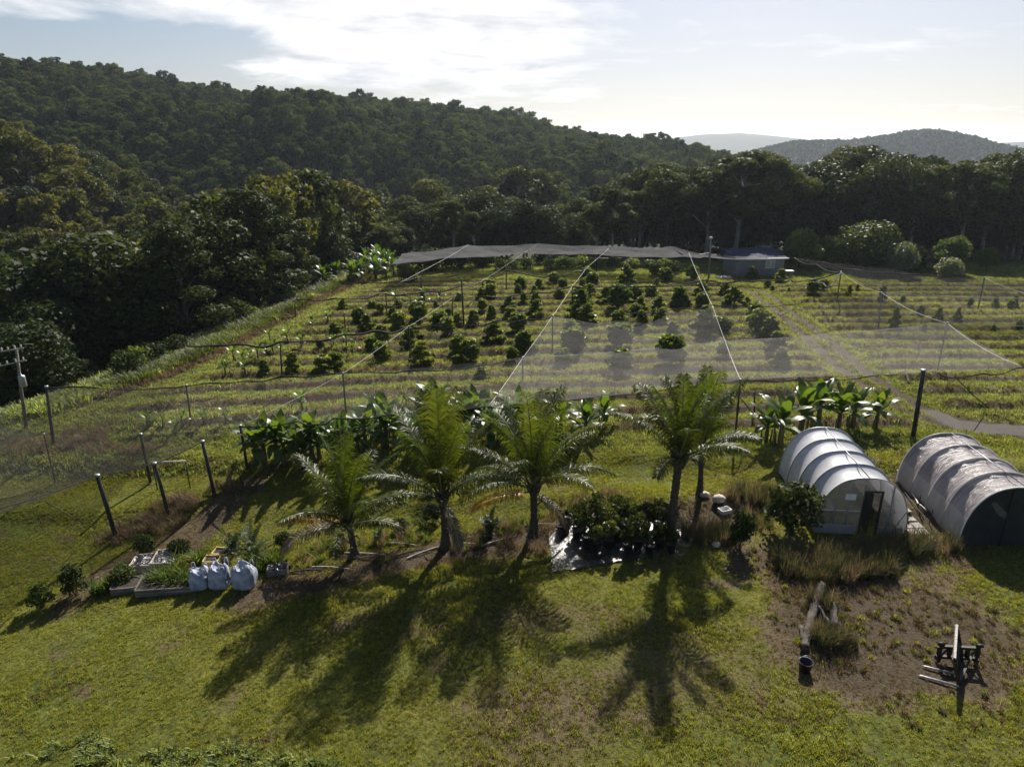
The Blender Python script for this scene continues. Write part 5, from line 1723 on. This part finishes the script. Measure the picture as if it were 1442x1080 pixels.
# ------------------------------------------------------------------ crates, bags
def slat_crate(px, py, s, mat, label, fill=None, rz=0.0, z=0.0, name="crate", on=None):
    b = on if on is not None else gp(px, py)
    o = thing(name, label, "crate", Vector(b) + Vector((0, 0, z)), rz)
    w, d, hh = s
    mb = MB()
    for sg_ in (-1, 1):
        for k in range(3):
            zc = hh * (0.17 + 0.33 * k)
            mb.box((0, sg_ * d / 2, zc), (w, 0.025, hh * 0.26)); mb.box((sg_ * w / 2, 0, zc), (0.025, d - 0.03, hh * 0.26))
        for s2 in (-1, 1):
            mb.box((sg_ * (w / 2 - 0.02), s2 * (d / 2 - 0.02), hh / 2), (0.05, 0.05, hh + 0.01))
    mb.box((0, 0, 0.02), (w - 0.04, d - 0.04, 0.03))
    obj("body", mb.mesh("crate_body", mat), o)
    if fill == 'black':
        f = MB(); r = random.Random(px)
        Pq = [[Vector((-w / 2 + 0.04 + (w - 0.08) * i / 10, -d / 2 + 0.04 + (d - 0.08) * j / 10, hh * 0.9 + r.uniform(-0.05, 0.09))) for i in range(11)] for j in range(11)]
        f.grid(Pq, 0, True); obj("plastic_sheet", f.mesh("plastic_sheet", M['tarp']), o)
    if fill == 'soil':
        f = MB(); r = random.Random(px)
        Pq = [[Vector((-w / 2 + 0.03 + (w - 0.06) * i / 10, -d / 2 + 0.03 + (d - 0.06) * j / 10, hh * 0.8 + r.uniform(-0.02, 0.03))) for i in range(11)] for j in range(11)]
        f.grid(Pq, 0, True); obj("soil", f.mesh("crate_soil", M['soilpot']), o)
    return o


slat_crate(206, 801, (0.95, 0.9, 0.5), M['crate_t'], "tan crate covered with torn black plastic, left of the pair", 'black', R(8))
slat_crate(236, 797, (0.95, 1.05, 0.55), M['crate_t'], "tan crate covered with torn black plastic, right of the pair", 'black', R(8))
slat_crate(253, 806, (0.75, 0.55, 0.42), M['crate_o'], "orange crate with weeds growing over it, next to the tan pair", 'soil', R(15))
slat_crate(264, 800, (0.6, 0.5, 0.4), M['crate_o'], "orange crate behind the leftmost bulk bag", 'soil', R(5))
slat_crate(300, 797, (0.62, 0.5, 0.42), M['crate_y'], "pale yellow crate behind the middle bulk bag, left one", 'soil', R(3))
slat_crate(314, 786, (0.7, 0.5, 0.42), M['crate_y'], "pale yellow crate farther back behind the middle bulk bag", 'soil', R(-4))
slat_crate(240, 827, (2.3, 1.1, 0.36), M['timber'], "long low timber planter full of grass beside the bulk bags", 'soil', R(6), name="planter_box")
slat_crate(180, 829, (1.0, 0.8, 0.34), M['timber'], "small low timber planter with a dense shrub, left of the long planter", 'soil', R(10), name="planter_box")
slat_crate(392, 806, (0.8, 0.5, 0.3), M['post_grey'], "dark flat crate under the drooping dry frond", 'black', R(12))


def bulk_bag(px, py, w, hh, seed, label, droop=0.1):
    o = thing("bulk_bag", label, "bulk bag", gp(px, py), random.uniform(-0.2, 0.2), "white-blue bulk bags in a row")
    r = random.Random(seed)
    n = 64
    prof0 = [(0.001, 0.0), (0.40, 0.0), (0.50, 0.12), (0.54, 0.35), (0.53, 0.6), (0.47, 0.82), (0.40, 0.93), (0.33, 0.98), (0.22, 0.86), (0.10, 0.78), (0.001, 0.77)]
    prof = [tuple(np.array(prof0[q // 3]) * (1 - q % 3 / 3) + np.array(prof0[min(len(prof0) - 1, q // 3 + 1)]) * (q % 3 / 3)) for q in range(3 * (len(prof0) - 1) + 1)]
    P = []
    for k, (rr, zz_) in enumerate(prof):
        row = []
        for i in range(n):
            a = 2 * math.pi * i / n
            sq = 1 / max(abs(math.cos(a)), abs(math.sin(a))) ** 0.45
            wv = 1 + 0.05 * math.sin(5 * a + seed) * zz_ + 0.05 * float(vn(np.array([a * 2.5]), np.array([zz_ * 4 + seed * 9]), 1.0, seed)[0]) + 0.05 * float(vn(np.array([a * 8]), np.array([zz_ * 5 + seed * 3]), 1.0, seed + 5)[0]) - 0.05 * abs(math.sin(2 * a + 0.5 * seed)) * zz_
            row.append(Vector((rr * w * sq * wv * math.cos(a), rr * w * sq * wv * math.sin(a), zz_ * hh * (1 + 0.10 * math.sin(2 * a + seed) * (zz_ > 0.5)) + 0.05 * math.sin(3 * a + seed) * (zz_ > 0.8))))
        P.append(row)
    mb = MB(); mb.grid(P, 0, True, closed=True)
    obj("body", mb.mesh("bag_body", M['bag']), o)
    for i in range(4):
        a = math.pi / 4 + i * math.pi / 2; c = Vector((0.42 * w * math.cos(a), 0.42 * w * math.sin(a), hh * 0.93))
        m2 = MB(); tl = r.uniform(0.12, 0.28)
        m2.tube([c - Vector((0.08, 0, 0.1)), c + Vector((-0.03, 0, tl)), c + Vector((0.05, 0, tl)), c + Vector((0.1, 0, -0.1))], [0.022, 0.02, 0.02, 0.022], 5)
        obj("lifting_loop", m2.mesh("lifting_loop", M['bag']), o)


bulk_bag(283, 826, 0.76, 0.86, 1, "sagging blue-white bulk bag, leftmost of the three")
bulk_bag(312, 825, 0.78, 1.0, 2, "blue-white bulk bag with a hollow top, middle of the three")
bulk_bag(346, 825, 0.86, 1.0, 3, "roundest blue-white bulk bag, rightmost of the three")


# ------------------------------------------------------------------ small shrubs and saplings in front
SHR = [tree_proto(800 + i, 1.5, 1.4, 0.12, 12, 1200, 0.09, M['dense' if i else 'mid'], M['bark'], "shrub", 'round', 0.03) for i in range(3)]
for px, py, hh, sq, lab in [(60, 856, 1.25, 0.9, "round dark shrub nearest the left border on the lawn"), (108, 838, 1.55, 0.85, "larger round dark shrub, second from the left border"),
                            (205, 782, 1.1, 1.0, "green shrub behind the left tan crate"), (255, 786, 1.0, 1.1, "green shrub behind the right tan crate"),
                            (174, 822, 0.95, 1.3, "dense bright green shrub in the small timber planter"), (1112, 748, 2.5, 1.1, "big dense green bush touching the white tunnel's left wall"),
                            (1042, 772, 1.75, 0.7, "tall narrow dark shrub right of the weed clump"), (400, 770, 0.8, 1.2, "low shrub under the leftmost palm"), (565, 745, 0.6, 1.3, "low green sapling between the two left palms"), (610, 735, 1.0, 1.0, "leafy green shrub just left of the second palm"), (790, 640, 1.3, 1.4, "dark shrub on the bank behind the third palm"), (760, 655, 1.0, 1.4, "low dark shrub on the bank left of the third palm's fronds")]:
    plant(random.choice(SHR), gp(px, py), hh / 1.5, "shrub", lab, "shrub", sq=sq)


def feather(seed, hgt, spread, nb):
    r = np.random.default_rng(seed); mb = MB(); V = []; F = []
    for i in range(nb):
        a = i * 2.4; z0 = hgt * r.uniform(0.03, 0.55); L = hgt * r.uniform(0.4, 0.62) * (1 - 0.35 * z0 / hgt); el = r.uniform(0.45, 1.2)
        p = Vector((0, 0, z0)); d = Vector((math.cos(a) * math.cos(el), math.sin(a) * math.cos(el), math.sin(el)))
        pts = [p]
        for k in range(8):
            p = p + d * L / 8; d = (d + Vector((0, 0, -0.07))).normalized(); pts.append(p)
        mb.tube(pts, [0.016 * (1 - k / 9) + 0.003 for k in range(9)], 4, 1, cap=False)
        s = d.cross(UP).normalized()
        for k in range(1, 9):
            for q in range(6):
                for sg_ in (-1, 1):
                    b = pts[k - 1].lerp(pts[k], q / 6) ; l = spread * r.uniform(0.5, 1.1) * (1.15 - k / 12)
                    e = b + (s * sg_ * 0.8 + d * 0.6 + Vector(r.normal(0, 0.35, 3))).normalized() * l
                    w = d * 0.014; o = len(V); m_ = b.lerp(e, 0.5)
                    V += [b, m_ + w, e, m_ - w]; F.append((o, o + 1, o + 2, o + 3))
    mb.add(V, F, 0)
    return mb.mesh("feathery_shrub", [M['fern'], M['bark']])


for px, py, hh, lab, sd_ in [(358, 790, 2.0, "large feathery shrub behind the bulk bags", 1), (330, 782, 1.3, "smaller feathery shrub left of the large one", 2), (690, 752, 1.35, "feathery sapling between the second and third palm", 3), (533, 762, 0.7, "tiny feathery sapling right of the leftmost palm", 4)]:
    obj("feathery_shrub", feather(sd_, hh, 0.2, 26 if hh > 1 else 12), None, gp(px, py), None, None, lab, "shrub")

# ------------------------------------------------------------------ weed mat and potted plants
mat_px = [(772, 748), (800, 738), (880, 730), (950, 738), (975, 762), (958, 782), (870, 792), (815, 802), (776, 806)]
mq = [gp(*p) for p in mat_px]; mc = sum(mq, Vector()) / len(mq)
rows_ = []
for k in range(1, 19):
    rows_.append([mc + (mq[i] - mc) * (k / 18) * (1 if k < 18 else random.uniform(0.93, 1.06)) for i in range(len(mq))])
fine = []
for row in rows_:
    rr = []
    for i in range(len(row)):
        for q in range(9):
            p = row[i].lerp(row[(i + 1) % len(row)], q / 9)
            p.z = h(p.x, p.y) + 0.045 + 0.035 * float(vn(np.array([p.x]), np.array([p.y]), 0.16, 55)[0]) + 0.03 * float(vn(np.array([p.x]), np.array([p.y]), 0.5, 56)[0])
            rr.append(p - mc)
    fine.append(rr)
mb = MB(); mb.grid(fine, 0, True, closed=True)
obj("weed_mat", mb.mesh("weed_mat", M['tarp']), None, mc, None, None, "crumpled shiny black weed mat under the potted plants", "weed mat")
POT = MB(); POT.lathe((0, 0, 0), [(0.005, 0.0), (0.15, 0.0), (0.19, 0.36), (0.205, 0.36), (0.205, 0.4), (0.185, 0.4), (0.18, 0.34), (0.005, 0.34)], 16)
POTM = POT.mesh("pot", M['black'])
PL = [tree_proto(820 + i, 1.0, 0.75, 0.15, 8, 330, 0.085, M['dense'] if i != 2 else M['mid'], M['bark'], "pot_plant", 'round', 0.015) for i in range(3)]
pots = sorted([(791, 752), (797, 742), (828, 770), (838, 776), (856, 772), (868, 760), (884, 778), (898, 772), (914, 780), (928, 772), (944, 778), (820, 748), (842, 742), (866, 738), (890, 744), (908, 752), (925, 745), (850, 756), (878, 752), (812, 758), (938, 756)])
for i, (px, py) in enumerate(pots):
    g = gp(px, py)
    t = thing("potted_plant", f"leafy plant in a black pot on the shiny mat, {ordn(i, len(pots)) if i != 10 else 'middle one'}", "potted plant", g + Vector((0, 0, 0.03)), random.uniform(0, 6), "potted plants on the weed mat")
    k = random.uniform(0.9, 1.25)
    obj("pot", POTM, t, None, None, k * 1.1)
    pr = random.choice(PL); sc2 = random.uniform(0.7, 1.3) * (0.45 if px < 800 else 1)
    obj("foliage", pr[0], t, (0, 0, 0.34 * k), None, sc2); obj("stem", pr[1], t, (0, 0, 0.36 * k), None, sc2)

# pale sacks and junk near the leaning palm
for px, py, s, mt, lab in [(1012, 708, (0.34, 0.26, 0.34), 'crate_t', "crumpled pale sack right of the leaning palm"), (992, 700, (0.26, 0.2, 0.24), 'crate_t', "crumpled pale sack at the leaning palm's foot"), (1008, 770, (0.18, 0.18, 0.2), 'crate_t', "small pale sack left of the tall narrow shrub")]:
    b = MB(); P = []
    for i in range(9):
        a = math.pi * i / 8
        P.append([Vector((s[0] * math.sin(a) * math.cos(f) * random.uniform(0.75, 1.1), s[1] * math.sin(a) * math.sin(f) * random.uniform(0.75, 1.1), s[2] * 0.6 * (1 - math.cos(a)) * random.uniform(0.92, 1.05))) for f in np.linspace(0, 2 * math.pi, 14)[:-1]])
    b.grid(P, 0, True, closed=True)
    obj("sack", b.mesh("sack", M[mt]), None, gp(px, py), None, None, lab, "sack")
tr_ = thing("seedling_tray", "small white tray standing in weeds left of the white tunnel", "tray", gp(1020, 722), R(20))
box_at("base", M['white'], tr_, (0, 0, 0.03), (0.5, 0.35, 0.04))
for sg_ in (-1, 1):
    box_at("side", M['white'], tr_, (sg_ * 0.25, 0, 0.12), (0.02, 0.35, 0.2)); box_at("end", M['white'], tr_, (0, sg_ * 0.18, 0.12), (0.48, 0.02, 0.2))

# rusty frame and trench by the left posts
fr_ = thing("gate_frame", "slim grey pipe gate frame beside the dark trench on the left", "gate", gp(250, 712))
A = gp(222, 690) - Vector(fr_.location); B = gp(268, 688) - Vector(fr_.location)
for p in (A, B):
    m1 = MB(); m1.tube([p, p + Vector((0, 0, 1.6))], 0.03, 6); obj("upright", m1.mesh("upright", M['post']), fr_)
m1 = MB(); m1.tube([A + Vector((0, 0, 1.6)), B + Vector((0, 0, 1.6))], 0.035, 6); obj("top_rail", m1.mesh("top_rail", M['white']), fr_)
for px, py, hh in ((330, 695, 1.5), (343, 690, 1.3)):
    m1 = MB(); m1.tube([(0, 0, -0.1), (-0.12, 0, hh)], 0.03, 6)
    obj("stake", m1.mesh("stake", M['post']), None, gp(px, py), None, None, "thin dark stake beside the trench, " + ("left one" if px < 340 else "right one"), "stake")

# fallen fronds and sticks on the soil strip: one heap per palm gap
def stick(p, az, L, rad, mat, label):
    mb = MB(); pts = []
    for i in range(7):
        t = i / 6; x, y = p.x + math.cos(az) * L * (t - 0.5), p.y + math.sin(az) * L * (t - 0.5)
        pts.append(Vector((x, y, h(x, y) + 0.05 + 0.06 * math.sin(t * 3.1) )) - p)
    mb.tube(pts, [rad * (1 - 0.8 * i / 6) + 0.005 for i in range(7)], 5, 1, cap=False)
    V = []; F = []
    for i in range(6):
        for q in range(5):
            b = pts[i].lerp(pts[i + 1], q / 5)
            for sg_ in (-1, 1):
                d = Vector((math.cos(az) * 0.8 - math.sin(az) * sg_ * 0.6, math.sin(az) * 0.8 + math.cos(az) * sg_ * 0.6, random.uniform(-0.05, 0.3))); e = b + d * random.uniform(0.15, 0.35); m_ = b.lerp(e, 0.5)
                w = Vector((0, 0, 0.012)) + Vector((-d.y, d.x, 0)) * 0.014; o = len(V); V += [b, m_ + w, e, m_ - w]; F.append((o, o + 1, o + 2, o + 3))
    mb.add(V, F, 0)
    obj("fallen_frond", mb.mesh("fallen_frond", [M['palm_dry'], mat]), None, p, None, None, label, "fallen frond", "dry fronds fallen on the soil strip")


strip = []
for k in range(15):
    px = 440 + 340 * k / 14 + random.uniform(-8, 8); py = np.interp(px, (440, 500, 560, 640, 700, 760, 800), (803, 790, 778, 768, 760, 750, 748)) + random.uniform(-10, 4)
    strip.append((px, py))
strip.sort()
for i, (px, py) in enumerate(strip):
    stick(gp(px, py), random.uniform(-0.3, 0.55), random.uniform(1.2, 2.4), 0.03, M['hose'] if i % 2 else M['log'], f"dry grey palm frond lying on the soil strip, {ordn(i, len(strip)) if i != 7 else 'middle one'}")

# ------------------------------------------------------------------ weeds
def weeds(name, areas, protos, dens, smin, smax):
    P = []
    for px, py, rx, ry, k in areas:
        c = gp(px, py); n = int(dens * rx * ry * 3.14 * k)
        for _ in range(n):
            a = random.uniform(0, 6.28); d = math.sqrt(random.random()); x = c.x + rx * d * math.cos(a); y = c.y + ry * d * math.sin(a); P.append((x, y))
    P = np.array(P); n = len(P)
    scatter(name, protos, np.stack([P[:, 0], P[:, 1], H(P[:, 0], P[:, 1])], 1), rng.uniform(0, 6.28, n), rng.uniform(smin, smax, n), rng.normal(0, 0.15, (n, 2)))


WD = [tuft("weed", 26, 0.85, 0.022, 0.16, M['weed'], 0.8, 70 + i) for i in range(3)] + [tuft("weed", 26, 0.75, 0.02, 0.16, M['weed_dry'], 0.7, 75 + i) for i in range(2)]
WG = [tuft("weed_green", 24, 0.5, 0.035, 0.16, M['weed_green'], 1.0, 80 + i) for i in range(3)]
weeds("tall_weeds", [(1150, 800, 1.7, 1.2, 1), (1200, 800, 1.6, 0.9, 1), (1250, 775, 1.6, 0.7, .8), (1310, 772, 1.2, 0.6, .9), (1160, 850, 0.5, 0.5, .7), (1172, 905, 0.8, 0.6, 1), (1000, 755, 1.2, 0.8, .9), (1060, 700, 1.4, 0.9, .6), (1290, 690, 0.4, 2.0, .5), (1240, 810, 0.7, 0.4, .6)], WD, 28, 0.55, 1.05)
weeds("dry_brush", [(210, 742, 1.6, 0.7, 1), (250, 712, 1.2, 0.8, 1), (165, 760, 0.9, 0.5, .8), (110, 620, 1.8, 1.2, .7), (40, 630, 2, 1, .5), (170, 635, 2, .8, .5), (320, 690, 1.2, 0.6, .6), (780, 750, 0.7, 0.4, 1), (840, 705, 1.6, 0.6, .6), (720, 765, 0.6, 0.3, .7), (760, 775, 0.5, 0.4, .8)], [tuft("dry_brush", 24, 0.55, 0.018, 0.2, M['weed_dry'], 0.9, 90 + i) for i in range(3)], 22, 0.5, 1.1)
weeds("planter_grass", [(240, 822, 1.0, 0.4, 1), (258, 800, 0.5, 0.3, 1), (272, 795, .4, .3, 1), (370, 800, 0.8, 0.4, .8), (150, 832, .5, .3, .6)], WG, 40, 0.8, 1.5)
weeds("strip_weeds", [(470, 772, 1.2, 0.5, 1), (560, 762, 1.6, 0.5, 1), (690, 752, 1.5, 0.5, 1), (660, 772, 0.9, 0.3, .8), (540, 790, 0.7, 0.3, .7), (430, 790, 0.9, 0.5, 1), (730, 742, 1.0, 0.5, 1), (800, 725, 1.5, 0.5, 1), (900, 720, 2.0, 0.5, 1), (1060, 735, 0.8, 0.8, .8)], WG[:2] + WD[3:], 13, 0.4, 0.95)
weeds("lush_weeds", [(130, 1062, 0.7, 0.5, 1), (215, 1074, 1.3, 0.4, .7), (320, 1065, 1.1, 0.45, 1), (400, 1078, 0.9, 0.3, .8), (60, 1060, 1.0, 0.3, .3), (130, 1040, .4, .3, .6), (460, 1088, 0.8, 0.3, .4), (260, 1088, 2.5, .25, .8)], [tuft("lush_weed", 16, 0.2, 0.05, 0.14, M['blade_far'], 1.3, 95 + i) for i in range(3)], 45, 0.5, 1.15)
# brown seed-head tussocks on the bare ground
weeds("soil_tussocks", [(1300, 880, 3.2, 2.2, 1), (1150, 880, 1.6, 2.4, .8), (1100, 800, 1.4, 1.6, .8), (1340, 1000, 2.5, 0.8, .5)], [tuft("tussock", 30, 0.14, 0.02, 0.12, M['blade_dry'], 1.0, 110 + i) for i in range(3)] + [tuft("tussock", 30, 0.14, 0.02, 0.12, M['blade'], 1.0, 115)], 11, 0.4, 1.3)
# rank grass on the bright bank left of the orchard
P = []
for _ in range(9000):
    y = random.uniform(44, 92); e = float(edge_x(y)); P.append((e - random.uniform(0.3, 8.5) * random.random() ** 0.5 , y))
P = np.array(P); n = len(P)
scatter("bank_grass", [tuft("bank_grass", 16, 0.6, 0.04, 0.3, M['weed_green' if i < 2 else 'weed'], 1.0, 120 + i) for i in range(4)], np.stack([P[:, 0], P[:, 1], H(P[:, 0], P[:, 1])], 1), rng.uniform(0, 6.28, n), rng.uniform(0.5, 1.3, n) * (1 + 0.5 * vn(P[:, 0], P[:, 1], 3, 77)), rng.normal(0, 0.15, (n, 2)))
P = []
for _ in range(1500):
    y = random.uniform(42, 92); e = float(edge_x(y)); P.append((e + random.gauss(0.0, 0.35), y))
P = np.array(P); n = len(P)
scatter("dead_bank_grass", [tuft("dead_bank_grass", 16, 0.4, 0.04, 0.25, M['weed_dry'], 1.0, 130 + i) for i in range(3)], np.stack([P[:, 0], P[:, 1], H(P[:, 0], P[:, 1])], 1), rng.uniform(0, 6.28, n), rng.uniform(0.5, 1.2, n), rng.normal(0, 0.15, (n, 2)))
# gravel stones on the track patch are in the ground; the air
hz = MB(); hz.box((400, 3000, 14), (9000, 8400, 150))
hm, hnt, hout = new_mat('haze')
pv_ = hnt.nodes.new("ShaderNodeVolumePrincipled"); pv_.inputs["Color"].default_value = (0.76, 0.85, 1.0, 1); pv_.inputs["Density"].default_value = 0.00011; pv_.inputs["Anisotropy"].default_value = 0.5
hnt.links.new(pv_.outputs[0], hout.inputs["Volume"])
obj("haze", hz.mesh("haze", hm), kind="stuff")
